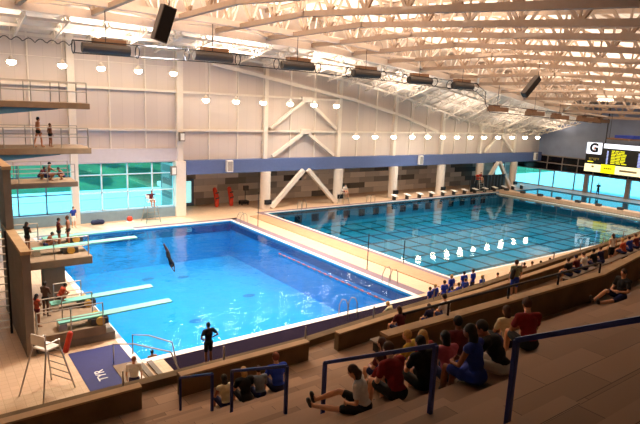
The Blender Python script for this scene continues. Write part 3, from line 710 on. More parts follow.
# navy mat with lettering and hatch
t = empty('deck_mat', (5.4, 20.6, 0), 'navy rubber mat with white lettering on the deck near the springboards', 'mat')
MB().box(4.3, 6.3, 17.0, 22.6, .0, .02).build('base', M_MAT, t)
text('TYR', 'lettering', M_WWHITE, t, (4.95, 20.1, .025), .5, (0, 0, pi/2))
t = empty('steps_hatch', (6.0, 19.5, .02), 'steel framed slatted steps grating at the near left pool corner', 'grating')
MB().box(5.5, 6.4, 18.0, 20.6, .02, .05).build('base_plate', M_PLAT, t)
for k in range(3): MB().box(6.0+k*.35, 6.2+k*.35, 17.9, 20.2, .05, .10).build('slat', M_CONC if k else M_COPING, t)
MB().tube([(5.6, 20.8, 0), (5.6, 20.8, .85), (6.2, 20.2, .95), (7.2, 18.9, .9), (7.5, 18.6, 0)], .03, 8).build('grab_rail', M_STEEL, t)
MB().tube([(6.5, 21.3, 0), (6.5, 21.3, .85), (7.0, 20.8, .9), (7.6, 19.8, .85), (7.7, 19.6, 0)], .03, 8).build('grab_rail', M_STEEL, t)
# lifeguard chairs
def guard_chair(loc, s, rz, label, seat=M_WWHITE, tube=False):
    t = empty('lifeguard_chair', loc, label, 'lifeguard chair', rz=rz)
    B = lambda: MB()
    for sx in (-1, 1):
        q = B(); q.tube([(sx*.62*s, -.75*s, 0), (sx*.35*s, -.32*s, 1.75*s), (sx*.35*s, -.34*s, 2.2*s)], .03*s, 8); q.build('leg', M_STEEL, t, local=True)
        q = B(); q.tube([(sx*.62*s, .65*s, 0), (sx*.35*s, .28*s, 1.75*s)], .03*s, 8); q.build('leg', M_STEEL, t, local=True)
        B().tube([(sx*.35*s, -.32*s, 2.05*s), (sx*.37*s, .25*s, 2.05*s), (sx*.35*s, .28*s, 1.75*s)], .025*s, 8).build('arm_rest', M_STEEL, t, local=True)
    for k in range(5): z = .3+.32*k; f = z/1.75; B().tube([(-(.62-.27*f)*s, (.65-.37*f)*s, z*s), ((.62-.27*f)*s, (.65-.37*f)*s, z*s)], .02*s, 6).build('rung', M_STEEL, t, local=True)
    B().box(-.34*s, .34*s, -.3*s, .3*s, 1.75*s, 1.82*s).build('seat', seat, t, local=True, bevel=.02)
    B().box(-.34*s, .34*s, -.37*s, -.31*s, 1.95*s, 2.35*s).build('backrest', seat, t, local=True, bevel=.02)
    return t
guard_chair((3.1, 19.9, 0), .95, radians(-60), 'tall steel lifeguard chair with white seat on the near left deck')
tag(MB().cap((3.75, 20.1, 1.3), (3.9, 20.0, 1.95), .1, .1).build('rescue_tube', M_RED), 'red rescue tube hanging on the near lifeguard chair', 'rescue tube')
guard_chair((15.75, 45.6, 0), 1, pi, 'tall lifeguard chair in front of the windows, occupied')
guard_chair((37.0, 45.75, 0), .72, pi, 'tall lifeguard chair near the fourth column, occupied')
guard_chair((59.9, 45.75, 0), 1, pi, 'dark lifeguard chair with red seat beside the black curtain', M_RED)
t = empty('privacy_curtain', (62.5, 46.25, 0), 'black curtain screen standing before the far ground bracing', 'curtain')
q = MB(); n = 50
for k in range(n):
    x0 = 58.8+7.4*k/n; x1 = 58.8+7.4*(k+1)/n; ya = 46.22+.06*sin(k*1.3); yb = 46.22+.06*sin((k+1)*1.3)
    q.hexa([(x0, ya, .05), (x1, yb, .05), (x1, yb+.03, .05), (x0, ya+.03, .05), (x0, ya, 2.15), (x1, yb, 2.15), (x1, yb+.03, 2.15), (x0, ya+.03, 2.15)])
q.build('cloth', M_BLACK, t); MB().tube([(58.7, 46.24, 2.18), (66.3, 46.24, 2.18)], .03, 6).build('rod', M_DRAIL, t)
for x in (58.7, 62.5, 66.3): MB().tube([(x, 46.34, 0), (x, 46.34, 2.18)], .03, 6).build('stand', M_DRAIL, t)
# starting blocks
def block(loc, label, rz=0):
    t = empty('starting_block', loc, label, 'starting block', 'starting blocks on the far deck', rz=rz)
    q = MB(); q.hexa([(-.3, -.35, .48), (.3, -.35, .48), (.3, .35, .62), (-.3, .35, .62), (-.3, -.35, .53), (.3, -.35, .53), (.3, .35, .67), (-.3, .35, .67)]); q.build('platform', M_WWHITE, t, local=True)
    MB().box(-.14, .14, -.1, .25, 0, .5).build('pedestal', M_CHAR, t, local=True); MB().box(-.25, .25, -.2, .3, 0, .04).build('base_plate', M_STEEL, t, local=True)
    MB().tube([(-.25, -.33, .35), (.25, -.33, .35)], .02, 6).build('start_grip', M_STEEL, t, local=True)
    return t
p0 = None
for i in range(13):
    x = 44.3+2.08*i; lab = 'white topped starting block, %s from the left on the far deck' % ORD[i]
    if p0 is None: p0 = block((x, 45.45, 0), lab)
    elif i != 7: dup(p0, (x, 45.45, 0), lab)
    else: dup(p0, (x, 45.45, 0), lab)
# stanchions, ladder rails
def stanchion(loc, h, label):
    t = empty('pool_stanchion', loc, label, 'pole'); MB().tube([(0, 0, 0), (0, 0, h)], .03, 8).build('pole', M_DRAIL, t, local=True); MB().tube([(0, 0, 0), (0, 0, .04)], .1, 12).build('foot', M_STEEL, t, local=True)
stanchion((23.1, 25.8, 0), 2.4, 'slim upright pole on the deck between the pools')
stanchion((23.1, 40.1, 0), 3.0, 'slim upright pole on the deck near the far pool corner')
stanchion((26.4, 25.8, 0), 1.6, 'slim short pole beside the competition pool edge')
def grab(loc, rz, label):
    t = empty('pool_ladder', loc, label, 'pool ladder', rz=rz)
    for s in (-.3, .3):
        MB().tube([(.55, s, 0), (.5, s, .75), (.35, s, .95), (.05, s, .9), (-.15, s, .55), (-.2, s, -1.2)], .028, 8).build('grab_rail', M_STEEL, t, local=True)
    for k in range(4): MB().tube([(-.2, -.3, -.25-.28*k), (-.2, .3, -.25-.28*k)], .025, 6).build('rung', M_STEEL, t, local=True)
grab((22.3, 23.0, 0), 0, 'steel grab rails of the ladder at the near right corner of the diving pool')
grab((22.3, 41.8, 0), 0, 'steel grab rails of the ladder at the far right corner of the diving pool')
grab((31.2, 45.1, 0), pi/2, 'steel grab rails at the far edge of the competition pool by the braces')
grab((40.5, 45.1, 0), pi/2, 'steel grab rails at the far edge left of the starting blocks')
grab((16.9, 20.3, 0), -pi/2, 'steel grab rails of the ladder on the near edge of the diving pool')
# rescue gear by the far wall
for x, w in ((23.8, 'left'), (25.4, 'right')):
    t = empty('rescue_board', (x, 49.6, .0), 'tall orange red rescue board leaning by the recess wall, %s one' % w, 'rescue board')
    q = MB(); q.cap((x, 49.6, .2), (x+.12, 49.9, .95), .2, .26); q.cap((x+.12, 49.9, .95), (x, 50.1, 1.75), .26, .2); q.build('board', M_RED, t, smooth=True)
    MB().bar((x-.2, 49.4, .9), (x+.25, 49.6, .95), .08, .12).build('strap', M_BLACK, t); MB().bar((x-.2, 49.45, 1.45), (x+.25, 49.7, 1.45), .08, .12).build('strap', M_BLACK, t)
t = empty('equipment_cart', (27.0, 49.8, 0), 'small black equipment cart with a raised pole by the recess wall', 'cart')
MB().box(26.5, 27.4, 49.5, 50.1, .15, .45).build('tray', M_BLACK, t); MB().tube([(27.1, 49.8, .4), (27.1, 49.8, 2.0)], .04, 8).build('pole', M_BLACK, t); MB().box(26.9, 27.4, 49.6, 49.9, 1.5, 2.0).build('control_box', M_CHAR, t)
for a in (26.6, 27.3):
    for c in (49.55, 50.05): MB().tube([(a, c-.03, .08), (a, c+.03, .08)], .08, 10).build('wheel', M_CHAR, t)
# items by the windows
t = empty('kick_bag', (11.6, 46.4, 0), 'dark blue equipment bag on the deck below the windows', 'bag'); q = MB(); q.cap((11.2, 46.4, .2), (11.9, 46.4, .2), .2, .2); q.build('body', mat('navy_fabric', '1c2448', .8), t, smooth=True); MB().tube([(11.35, 46.25, .35), (11.55, 46.2, .5), (11.75, 46.25, .35)], .02, 6).build('handle', M_BLACK, t)
t = empty('kick_ball', (14.2, 46.5, 0), 'orange ball resting on the deck below the windows', 'ball'); MB().ell((14.2, 46.5, .24), .24, 16, 10).build('ball', M_RED, t, smooth=True); MB().box(13.9, 14.5, 46.2, 46.8, 0, .03).build('stand', M_WWHITE, t)

# ------------------------------------------------------------------ outdoors
struct('ground', MB().box(-200, 330, 60, 330, -.6, -.3), M_GRASS)
struct('ground_near', MB().box(-200, XR+.3, 53, 60, -.6, -.3), M_ROAD)
struct('ground_side', MB().box(XR+.3, 330, -100, 60, -.6, -.3), M_ROAD)
struct('road', MB().box(-120, 60, 60, 66, -.3, -.26), M_ROAD)
q = MB(); q.hexa([(-120, 66, -.3), (70, 66, -.3), (70, 130, -.3), (-120, 130, -.3), (-120, 66.1, -.25), (70, 66.1, -.25), (70, 130, 9), (-120, 130, 9)]); struct('grass_bank', q, M_GRASS)
def tree(x, y, z, h, r, lab):
    t = empty('tree', (x, y, z), lab, 'tree', 'trees beyond the windows')
    MB().tube([(x, y, z), (x+.1, y, z+h*.5)], [.3, .2], 8).build('trunk', M_TRUNK, t)
    bm = bmesh.new()
    for k in range(16):
        c = Vector((x+random.uniform(-r, r)*.75, y+random.uniform(-r, r)*.6, z+h*.3+random.uniform(0, h*.6))); rr = r*random.uniform(.35, .6)
        g = bmesh.ops.create_icosphere(bm, subdivisions=3, radius=rr)
        for v in g['verts']:
            n_ = noise.noise(v.co*1.7+c)*.55+noise.noise(v.co*5+c)*.3; v.co = v.co*(1+n_)+c
    me = bpy.data.meshes.new('foliage'); 
    for v in bm.verts: v.co -= Vector((x, y, z))
    bm.to_mesh(me); bm.free(); me.materials.append(M_LEAF); o = bpy.data.objects.new('foliage', me); COL.objects.link(o); o.parent = t
random.seed(11)
for i in range(10): tree(15+i*3.6, 77+9*(i%2)+random.uniform(-1, 1), 2.0+.7*(i%2), random.uniform(8, 10), random.uniform(1.9, 2.3), 'dense green tree on the bank outside, %s from the left' % ORD[i])
def car(x, y, z, m, lab):
    t = empty('car', (x, y, z), lab, 'car')
    q = MB(); q.box(x-2.2, x+2.2, y-.85, y+.85, z+.3, z+.85); q.build('body', m, t, bevel=.15)
    q = MB(); q.hexa([(x-1.6, y-.8, z+.85), (x+1.3, y-.8, z+.85), (x+1.3, y+.8, z+.85), (x-1.6, y+.8, z+.85), (x-1.1, y-.65, z+1.45), (x+.7, y-.65, z+1.45), (x+.7, y+.65, z+1.45), (x-1.1, y+.65, z+1.45)]); q.build('cabin', M_CHAR, t)
    for a in (-1.4, 1.4):
        for c in (-.86, .72): MB().tube([(x+a, y+c, z+.33), (x+a, y+c+.14, z+.33)], .33, 14).build('wheel', M_BLACK, t)
car(25.5, 64.5, -.26, mat('white_car_paint', 'f4f6f6', .3), 'white car parked outside the right end of the windows')

# ------------------------------------------------------------------ people
SK = {'light': 'd9a27e', 'tan': 'b87a54', 'brown': '8a5638', 'dark': '4f3122'}
HC = {'blond': 'c49a58', 'brown': '4a2f1e', 'black': '17110f', 'red': '8a4a28', 'grey': '8d8780'}
CC = {'black': '131316', 'red': '860f18', 'blue': '1b3590', 'royal': '2149c8', 'white': 'e6e2da', 'cream': 'e3d7ae', 'grey': '8494a4', 'yellow': 'c2a636', 'maroon': '5a1420', 'navy': '1a2250', 'orange': 'b4472a', 'pink': 'b8607a', 'sage': '8a9478', 'green': '4f7a3a', 'khaki': '6d5c40', 'stone': 'c8c0b0'}
def skm(s): return mat('skin_'+s, SK[s], .6, .04, 6)
def hm(s): return mat('hair_'+s, HC[s], .7, .25, 25)
def cm(s): return mat('cloth_'+s, CC[s], .85, .08, 10)
def person(loc, face, label, pose='sit', h=1.7, skin='light', hair='brown', hairlen=0, top='blue', bottom='navy', legs='short', vox=.03, lean=0., turn=0., nod=0., group=None, arms=None, sleeves=True, shoes=True):
    """pose joints are given for a 1.7 m adult, facing +Y, seat or ground at z=0"""
    s = h/1.7; V = Vector
    P = {}
    if pose in ('stand', 'akimbo', 'hug', 'walk'):
        P = dict(pel=(0, 0, .93), ch=(0, .0, 1.25), nk=(0, .0, 1.45), hd=(0, .03, 1.60))
        for k in (-1, 1):
            P[k] = dict(hip=(k*.09, 0, .9), kn=(k*.10, .02, .49), an=(k*.11, -.02, .09), to=(k*.13, .15, .035), sh=(k*.185, 0, 1.40), el=(k*.25, -.04, 1.12), wr=(k*.24, .07, .88), ha=(k*.23, .11, .80))
            if pose == 'akimbo': P[k].update(el=(k*.36, -.08, 1.18), wr=(k*.19, .1, 1.02), ha=(k*.12, .13, 1.0))
            if pose == 'hug': P[k].update(el=(k*.24, .06, 1.14), wr=(-k*.02, .18, 1.16+.05*k), ha=(-k*.1, .17, 1.19))
            if pose == 'walk': P[k].update(kn=(k*.1, .12*k, .5), an=(k*.1, .18*k-.05, .1), to=(k*.11, .18*k+.12, .04))
    elif pose in ('sit', 'sitlean', 'recline', 'sitarms'):
        P = dict(pel=(0, 0, .13), ch=(0, .09, .46), nk=(0, .14, .64), hd=(0, .20, .78))
        for k in (-1, 1):
            P[k] = dict(hip=(k*.1, .02, .11), kn=(k*.15, .46, .16), an=(k*.13, .5, -.34), to=(k*.14, .66, -.39), sh=(k*.185, .11, .58), el=(k*.25, .2, .31), wr=(k*.12, .38, .25), ha=(k*.05, .42, .25))
            if pose == 'sitlean': P[k].update(el=(k*.22, .36, .36), wr=(k*.06, .42, .5), ha=(0, .4, .57))
            if pose == 'recline': P[k].update(kn=(k*.1, .48, .15+.12*k), an=(k*.1, .92, .02), to=(k*.12, 1.0, .14))
            if pose == 'sitarms': P[k].update(el=(k*.43, .08, .58), wr=(k*.66, .1, .56), ha=(k*.75, .1, .55))
        if pose == 'sitlean': P.update(ch=(0, .17, .43), nk=(0, .3, .57), hd=(0, .38, .69)); [P[k].update(sh=(k*.18, .26, .53)) for k in (-1, 1)]
        if pose == 'recline': P.update(ch=(0, -.02, .45), nk=(0, -.02, .64), hd=(0, .02, .79)); [P[k].update(sh=(k*.18, -.02, .58), el=(k*.25, .05, .31), wr=(k*.14, .25, .3), ha=(k*.08, .3, .3)) for k in (-1, 1)]
    elif pose == 'crouch':
        P = dict(pel=(0, -.1, .30), ch=(0, .1, .58), nk=(0, .2, .74), hd=(0, .28, .87))
        for k in (-1, 1): P[k] = dict(hip=(k*.1, -.08, .28), kn=(k*.16, .3, .42), an=(k*.13, .02, .09), to=(k*.14, .2, .035), sh=(k*.18, .16, .69), el=(k*.22, .32, .48), wr=(k*.1, .42, .42), ha=(k*.04, .46, .40))
    elif pose == 'dive':   # upside down, arms below the head
        P = dict(pel=(0, 0, 1.3), ch=(0, .04, .95), nk=(0, .05, .78), hd=(0, .06, .62))
        for k in (-1, 1): P[k] = dict(hip=(k*.08, 0, 1.33), kn=(k*.07, .05, 1.75), an=(k*.05, -.06, 2.15), to=(k*.05, -.05, 2.32), sh=(k*.17, .05, .8), el=(k*.14, .08, .5), wr=(k*.04, .09, .26), ha=(k*.02, .1, .14))
    if arms:
        for k, d in arms.items(): P[k].update(d)
    if lean:
        pv = V(P['pel']); Rm = Matrix.Rotation(-lean, 3, 'X')
        for k in ('ch', 'nk', 'hd'): P[k] = tuple(pv+Rm @ (V(P[k])-pv))
        for k in (-1, 1):
            for j in ('sh', 'el', 'wr', 'ha'): P[k][j] = tuple(pv+Rm @ (V(P[k][j])-pv))
    g = lambda a: V(a)*s
    t = empty('person', loc, label, 'person', group, rz=face)
    b = MB(); pel, ch, nk, hd = g(P['pel']), g(P['ch']), g(P['nk']), g(P['hd'])
    up = (nk-pel).normalized(); side = V((1, 0, 0))
    tor = lambda q, e: (q.ell(pel, ((.155+e)*s, (.115+e)*s, (.13+e)*s)), q.ell(pel.lerp(ch, .5), ((.135+e)*s, (.10+e)*s, (.17+e)*s)), q.ell(ch, ((.165+e)*s, (.115+e)*s, (.18+e)*s)), q.cap(g(P[-1]['sh']), g(P[1]['sh']), (.062+e)*s, (.062+e)*s))
    tor(b, 0)
    b.cap(ch.lerp(nk, .5), nk.lerp(hd, .5), .07*s, .052*s)
    Rh = Matrix.Rotation(turn, 3, 'Z') @ Matrix.Rotation(-nod, 3, 'X')
    if pose == 'dive': Rh = Matrix.Rotation(pi, 3, 'X')
    b.ell(hd, (.074*s, .092*s, .112*s), 12, 9, Rh)
    b.ell(hd+Rh @ V((0, .035*s, -.055*s)), (.052*s, .058*s, .06*s), 10, 7, Rh)
    b.ell(hd+Rh @ V((0, .096*s, -.012*s)), (.013*s, .018*s, .022*s), 8, 6, Rh)
    for k in (-1, 1): b.ell(hd+Rh @ V((k*.077*s, -.005*s, -.01*s)), (.012*s, .02*s, .03*s), 8, 6, Rh)
    for k in (-1, 1):
        J = {j: g(P[k][j]) for j in P[k]}
        b.cap(J['hip'], J['kn'], .082*s, .055*s); b.cap(J['kn'], J['kn'].lerp(J['an'], .4), .052*s, .056*s); b.cap(J['kn'].lerp(J['an'], .4), J['an'], .055*s, .036*s)
        b.cap(J['an'], J['to'], .04*s, .03*s); b.cap(J['an'], J['an']+(J['an']-J['kn']).normalized()*.03*s, .038*s, .036*s)
        b.cap(J['sh'], J['el'], .05*s, .038*s); b.cap(J['el'], J['wr'], .038*s, .025*s)
        d = (J['ha']-J['wr']).normalized(); o_ = d.cross(V((k, .3, .2))).normalized(); b.cap(J['wr'], J['wr']+d*.06*s, .027*s, .036*s)
        nrm = d.cross(o_)
        for fi, (off_, L) in enumerate(((-.03, .068), (-.01, .078), (.01, .074), (.029, .058))):
            r0 = J['wr']+d*.075*s+o_*off_*s; r1 = r0+d*L*.55*s+nrm*.006*s; r2 = r1+d*L*.4*s+nrm*.022*s
            b.cap(r0, r1, .0095*s, .009*s, 8); b.cap(r1, r2, .009*s, .008*s, 8)
        r0 = J['wr']+d*.02*s-o_*.03*s; r1 = r0+d*.035*s-o_*.028*s; b.cap(r0, r1, .012*s, .010*s, 8); b.cap(r1, r1+d*.03*s-o_*.006*s, .010*s, .009*s, 8)
    vv = vox
    b.build('body', skm(skin), t, local=True, remesh=vv, smooth=True)
    if top:
        q = MB(); tor(q, .014)
        q.ell(nk.lerp(ch, .25), (.09*s, .08*s, .06*s))
        for k in (-1, 1):
            sh, el = g(P[k]['sh']), g(P[k]['el'])
            if sleeves == 'long': q.cap(sh, el, .066*s, .053*s); q.cap(el, g(P[k]['wr']), .053*s, .038*s)
            elif sleeves: q.cap(sh, sh.lerp(el, .6), .067*s, .062*s)
        q.build('shirt', cm(top), t, local=True, remesh=vv, smooth=True)
    if bottom:
        q = MB(); q.ell(pel-up*.01, (.18*s, .14*s, .13*s))
        e = {'short': .75, 'long': 1, 'brief': .12, 'skirt': .8}[legs]
        for k in (-1, 1):
            hp, kn, an = g(P[k]['hip']), g(P[k]['kn']), g(P[k]['an'])
            if e > .2: q.cap(hp, hp.lerp(kn, e), .1*s, .083*s)
            else: q.cap(hp, hp.lerp(kn, e), .095*s, .09*s)
            if legs == 'long': q.cap(kn, an.lerp(kn, .1), .072*s, .055*s)
        if legs == 'skirt': q.cap(g(P[-1]['hip']).lerp(g(P[-1]['kn']), .4), g(P[1]['hip']).lerp(g(P[1]['kn']), .4), .11*s, .11*s)
        q.build({'short': 'shorts', 'long': 'trousers', 'brief': 'swimsuit', 'skirt': 'skirt'}[legs], cm(bottom), t, local=True, remesh=vv, smooth=True)
    if hair:
        q = MB(); q.ell(hd+Rh @ V((0, -.018*s, .022*s)), (.086*s, .098*s, .108*s), 14, 10, Rh)
        if hairlen > 0:
            q.ell(hd+Rh @ V((0, -.065*s, -.03*s)), (.082*s, .055*s, .1*s), 12, 8, Rh)
            back = hd+Rh @ V((0, -.075*s, -.06*s)); dn = V((0, -.02, -1)).normalized()*hairlen*s
            q.cap(back, back+dn*.8, .075*s, .06*s); q.cap(back+V((.04*s, 0, 0)), back+V((.05*s, 0, 0))+dn, .045*s, .03*s); q.cap(back-V((.04*s, 0, 0)), back-V((.05*s, 0, 0))+dn*.95, .045*s, .03*s)
        q.build('hair', hm(hair), t, local=True, remesh=min(vv, .02), smooth=True)
    if vox < .02:
        for k in (-1, 1):
            q = MB(); q.ell(hd+Rh @ V((k*.03*s, .083*s, .008*s)), (.012*s, .008*s, .007*s), 8, 6); q.build('eye', M_BLACK, t, local=True, smooth=True)
        q = MB(); q.ell(hd+Rh @ V((0, .088*s, -.055*s)), (.022*s, .008*s, .006*s), 8, 6); q.build('lips', mat('lip_colour', 'a0503f', .5), t, local=True, smooth=True)
        if shoes:
            for k in (-1, 1):
                an, to = g(P[k]['an']), g(P[k]['to']); q = MB(); q.cap(an+(an-g(P[k]['kn'])).normalized()*.025*s, to, .05*s, .042*s); q.build('shoe', M_CHAR, t, local=True, smooth=True, remesh=.02)
    return t
NV = .0135
def seat(x, n): return (x, .85*(n+1)-.2, tz(n))
G1 = 'spectators seated on the terrace'
# four by the farthest handrail
person(seat(5.5, 12), radians(0), 'woman in cream tank top with dark hair, leftmost of four seated in a row', h=1.5, top='cream', bottom='navy', hair='black', hairlen=.1, vox=NV, skin='tan', sleeves=False, group=G1)
person(seat(6.02, 12), radians(-5), 'woman with short blond hair in black shirt seated in the row of four', h=1.6, top='black', bottom='black', hair='blond', vox=NV, hairlen=.06, group=G1)
person(seat(6.42, 12), radians(-8), 'person in pale grey blue shirt seated left of the man in blue', h=1.46, top='grey', bottom='navy', hair='brown', vox=NV, sleeves='long', group=G1)
person(seat(6.95, 12), radians(-5), 'large man in royal blue shirt with reddish hair, rightmost of four in a row', h=1.86, top='royal', bottom='navy', hair='red', vox=NV, skin='light', group=G1)
# middle group
person(seat(5.27, 6), radians(40), 'woman in white tee with bare legs stretched out to the left', pose='recline', h=1.5, top='white', bottom='black', hair='brown', hairlen=.12, vox=NV, nod=.5, lean=.35, group=G1)
person(seat(6.5, 7), radians(10), 'child with brown hair in red shirt beside the woman in white', h=1.3, top='red', bottom='khaki', hair='brown', vox=NV, nod=.3, group=G1)
person(seat(5.98, 6), radians(0), 'broad person in dark red shirt with brown hair, seated in the middle group', h=1.76, top='red', bottom='black', hair='brown', vox=NV, lean=.15, group=G1)
person(seat(7.4, 8), radians(10), 'person with curly brown hair seated in front of the one in dark red', h=1.7, top='maroon', bottom='navy', hair='brown', hairlen=.08, vox=NV, group=G1)
person(seat(8.15, 8), radians(20), 'blond person in yellow shirt seated facing the tall terrace wall', h=1.72, top='yellow', bottom='navy', hair='blond', vox=NV, group=G1)
person(seat(6.6, 6), radians(-5), 'person with long dark hair in black top, middle of the group', h=1.7, top='black', bottom='black', hair='black', hairlen=.2, vox=NV, group=G1)
person(seat(7.65, 7), radians(10), 'woman with long blond hair in red top in the middle group', h=1.7, top='red', bottom='navy', hair='blond', hairlen=.3, vox=NV, group=G1)
person(seat(7.2, 6), radians(-10), 'woman with long dark hair and pinkish top, left of the one in blue dress', h=1.62, top='pink', bottom='navy', hair='black', hairlen=.25, vox=NV, skin='brown', group=G1)
person(seat(8.6, 7), radians(-15), 'person in dark maroon shirt sitting tall against the terrace wall', h=1.84, top='maroon', bottom='black', hair='black', vox=NV, skin='brown', group=G1)
person(seat(6.85, 5), radians(12), 'woman in blue dress with very long dark hair seated sideways', pose='sit', h=1.78, top='blue', bottom='blue', legs='skirt', hair='black', hairlen=.42, vox=NV, skin='brown', sleeves=False, group=G1)
person(seat(7.5, 5), radians(30), 'person in black shirt and white shorts bending forward, right of the blue dress', pose='sitlean', h=1.78, top='black', bottom='stone', hair='black', vox=NV, skin='tan', nod=.4, group=G1)
person(seat(10.2, 7), radians(-20), 'person in cream yellow shirt with dark hair, left of the big red shirt', h=1.7, top='cream', bottom='navy', hair='brown', hairlen=.1, vox=NV, group=G1)
person(seat(9.6, 6), radians(-25), 'heavy man in bright red shirt, rightmost of the middle group', h=1.92, top='red', bottom='black', hair='brown', vox=NV, skin='light', nod=.4, group=G1)
# right edge
person(seat(17.2, 8), radians(75), 'man in black shirt with legs stretched out to the left at right edge', pose='recline', h=1.85, top='black', bottom='navy', hair='brown', vox=NV, nod=.3, group=G1)
person(seat(12.6, 4), radians(85), 'person in pink top cut off by the right edge of the picture', pose='recline', h=1.7, top='pink', bottom='black', hair='brown', vox=NV, group=G1)
# row behind the long low wall
def bench(x0, x1, y, z, label, ang=0):
    t = empty('bench', ((x0+x1)/2, y, z), label, 'bench', rz=ang); L = (x1-x0)/2
    MB().box(-L, L, -.18, .18, .38, .43).build('seat', M_CONC, t, local=True)
    for k in range(3): MB().box(-L+.2+(L*2-.4)*k/2-.05, -L+.2+(L*2-.4)*k/2+.05, -.15, .15, 0, .38).build('support', M_DRAIL, t, local=True)
bench(11.6, 17, 12.45, 2.4, 'plain bench behind the low wall where three people sit')
person((12.9, 12.45, 2.83), 0, 'person in maroon shirt with dark hair on the bench behind the low wall', h=1.72, top='maroon', bottom='navy', hair='brown', hairlen=.1, vox=.02, group='people on the walkway bench')
person((14.35, 12.45, 2.83), 0, 'child in dark shirt sitting between two adults on the walkway bench', h=1.4, top='navy', bottom='navy', hair='brown', vox=.02, group='people on the walkway bench')
person((15.2, 12.45, 2.83), 0, 'man in white shirt with dark hair on the walkway bench', h=1.8, top='white', bottom='navy', hair='black', vox=.02, group='people on the walkway bench')
person((20.6, 13.35, 2.4), radians(-25), 'standing man in sage shirt and royal blue shorts with a dark bag strap', pose='stand', h=1.74, top='sage', bottom='royal', hair='brown', vox=.02, sleeves=True)
t = empty('shoulder_bag', (20.25, 13.2, 3.1), 'black shoulder bag hanging on the back of the standing man', 'bag'); q = MB(); q.cap((20.25, 13.28, 3.45), (20.3, 13.26, 3.75), .1, .09); q.build('body', M_BLACK, t, smooth=True); MB().tube([(20.3, 13.22, 3.8), (20.55, 13.2, 3.9), (20.75, 13.3, 3.86)], .02, 6).build('strap', M_BLACK, t)
person((30.6, 14.1, 2.4), radians(-15), 'woman standing in white tank top at the front walkway, far right', pose='stand', h=1.72, top='white', bottom='black', hair='brown', hairlen=.05, vox=.025, sleeves=False, legs='skirt')
bench(24.2, 40, 14.0, 2.4, 'long walkway bench with a row of shadowed spectators', radians(6.5))
for i, (x, c, hc) in enumerate(((24.8, 'black', 'brown'), (25.7, 'maroon', 'black'), (26.6, 'white', 'brown'), (27.8, 'black', 'black'), (28.7, 'navy', 'brown'), (31.9, 'orange', 'blond'), (32.9, 'blue', 'brown'), (34, 'maroon', 'brown'), (35, 'navy', 'black'))):
    person((x, 14.0+(x-32)*.114, 2.83), radians(-5+4*(i % 3)), 'spectator in %s with %s hair, %s from left on the walkway bench' % (c, hc, ORD[i]), h=1.68, top=c, bottom='navy', hair=hc, vox=.035, group='row on the long walkway bench')
# team in blue below the parapet
BT = [(20.64, 18.13), (21.1, 18.2), (21.87, 18.26), (21.7, 17.6), (22.41, 17.75), (23.0, 18.75), (23.5, 18.2), (24.3, 18.95), (24.95, 18.85), (24.8, 18.1)]
for i, (x, y) in enumerate(BT):
    person((x, y, 0), radians(10-7*(i % 4)), '%s haired team member in royal blue, %s from the left below the parapet' % (('brown', 'blond', 'brown', 'black')[i % 4], ORD[i]), pose='stand', h=1.5+.06*(i % 3), top='royal', bottom='navy', hair=('brown', 'blond', 'brown', 'black')[i % 4], vox=.03, group='team in blue by the pool')
person((26.5, 18.3, 0), radians(20), 'swimmer with bare back and dark hair standing right of the blue team', pose='stand', h=1.35, top=None, bottom='navy', legs='brief', hair='black', vox=.03, skin='tan')
for i, (x, y) in enumerate(((28.0, 18.4), (29.7, 18.7), (30.2, 18.5), (31.3, 18.6), (32.3, 18.6))):
    person((x, y, 0), radians(-30+25*i), 'bare backed swimmer, %s from left of the five beyond the sage shirt man' % ORD[i], pose='stand', h=1.35+.06*(i % 3), top=None, bottom=('navy', 'black')[i % 2], legs='brief', hair=('brown', 'black')[i % 2], vox=.03, skin=('tan', 'brown')[i % 2], group='swimmers waiting by the pool')
person((18.3, 18.4, .0), radians(20), 'person in cream shirt and green shorts crouching at the near pool corner', pose='crouch', h=1.75, top='cream', bottom='green', hair='blond', vox=.025)
person((8.75, 18.9, 0), radians(5), 'man in black clothes standing at the near edge of the diving pool', pose='akimbo', h=1.76, top='black', bottom='black', legs='short', hair='black', vox=.02, skin='brown')
person((5.4, 17.6, 0), radians(-20), 'person in white printed tee standing by the navy mat', pose='stand', h=1.68, top='white', bottom='navy', hair='red', vox=.02)
person((7.15, 20.85, -1.25), 0, 'swimmer in the water at the near left pool corner, head showing', pose='stand', h=1.45, top=None, bottom='navy', legs='brief', hair='black', vox=.03, skin='tan')
# tower divers
D = 'young divers on the tower'
person((5.35, 33.2, 7.5), radians(-80), 'taller boy in swim trunks walking on the second highest platform', pose='walk', h=1.62, top=None, bottom='black', legs='brief', hair='black', vox=.025, skin='tan', group=D)
person((5.95, 33.3, 7.5), radians(-70), 'shorter child standing on the second highest platform', pose='stand', h=1.3, top=None, bottom='black', legs='brief', hair='brown', vox=.025, skin='brown', group=D)
person((6.55, 37.8, 5.0), radians(-80), 'swimmer bending over on the middle platform, tallest of three', pose='crouch', h=1.9, top=None, bottom='navy', legs='brief', hair='black', vox=.025, skin='brown', group=D, lean=-.3)
person((6.2, 38.4, 5.0), radians(-120), 'swimmer crouching behind on the middle platform, left of three', pose='crouch', h=1.5, top='maroon', bottom='navy', legs='brief', hair='black', vox=.025, skin='brown', group=D)
person((7.4, 38.0, 5.0), radians(90), 'swimmer crouching nearest the tip of the middle platform', pose='crouch', h=1.45, top=None, bottom='navy', legs='brief', hair='black', vox=.025, skin='brown', group=D)
person((4.0, 29.4, 2.65), radians(-60), 'girl in dark swimsuit standing by the blade wall on the high springboard stand', pose='hug', h=1.55, top='black', bottom='black', legs='brief', hair='black', hairlen=.1, vox=.02, skin='brown', group=D, sleeves=False)
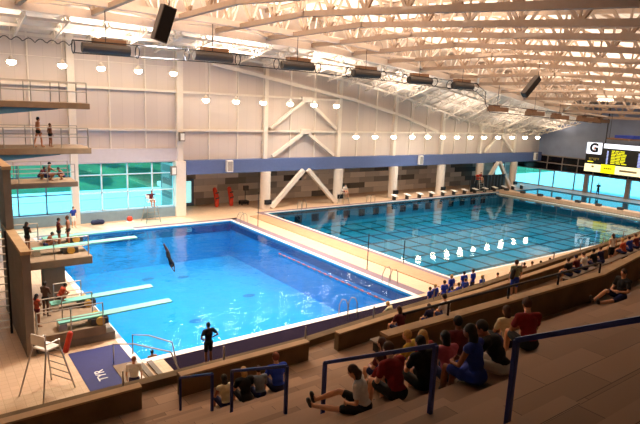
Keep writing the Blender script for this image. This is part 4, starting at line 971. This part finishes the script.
person((4.95, 29.75, 2.65), radians(-90), 'swimmer crouching on the high springboard stand', pose='crouch', h=1.5, top=None, bottom='navy', legs='brief', hair='black', vox=.02, skin='brown', group=D)
person((5.55, 30.05, 2.65), radians(-90), 'left of two swimmers standing close together on the high stand', pose='hug', h=1.5, top='maroon', bottom='black', legs='brief', hair='black', vox=.02, skin='brown', group=D, sleeves=False)
person((6.0, 30.05, 2.65), radians(70), 'right of two swimmers standing close together on the high stand', pose='stand', h=1.58, top=None, bottom='black', legs='brief', hair='brown', vox=.02, skin='brown', group=D)
person((3.5, 24.25, .75), radians(-70), 'long haired swimmer with orange top beside the blade wall on the low stand', pose='hug', h=1.45, top='orange', bottom='maroon', legs='brief', hair='black', hairlen=.15, vox=.02, skin='brown', group=D, sleeves=False)
person((4.0, 25.3, .75), radians(-50), 'swimmer with folded arms standing upright on the low stand', pose='hug', h=1.6, top=None, bottom='black', legs='brief', hair='black', vox=.02, skin='dark', group=D)
person((4.75, 26.0, 1.09), radians(-80), 'swimmer sitting bent on the board below the pillar', pose='crouch', h=1.45, top='orange', bottom='black', legs='brief', hair='black', vox=.02, skin='brown', group=D, sleeves=False)
person((9.6, 45.9, 0), radians(200), 'guard in light blue shirt standing beside the window column', pose='stand', h=1.72, top='blue', bottom='white', hair='brown', vox=.03)
t = person((10.95, 28.1, .9), radians(-60), 'diver in dark suit falling head first towards the water', pose='dive', h=1.3, top='black', bottom='black', hair='black', vox=.02, skin='dark'); t.rotation_euler.y = radians(-22)
person((15.75, 45.6, 1.82), pi, 'guard with arms spread sitting on the chair before the windows', pose='sitarms', h=1.75, top='maroon', bottom='white', hair='brown', vox=.03, skin='tan')
person((37.0, 45.75, 1.31), pi, 'guard in white shirt sitting on the chair near the fourth column', pose='sit', h=1.7, top='white', bottom='maroon', hair='brown', vox=.03)
person((59.9, 45.75, 1.82), pi, 'guard in dark red sitting on the chair by the black curtain', pose='sit', h=1.75, top='red', bottom='black', hair='black', vox=.04)
person((74.6, 37.3, 0), radians(120), 'dark figure standing before the end windows under the scoreboard', pose='stand', h=1.75, top='black', bottom='black', hair='black', vox=.04, legs='long')
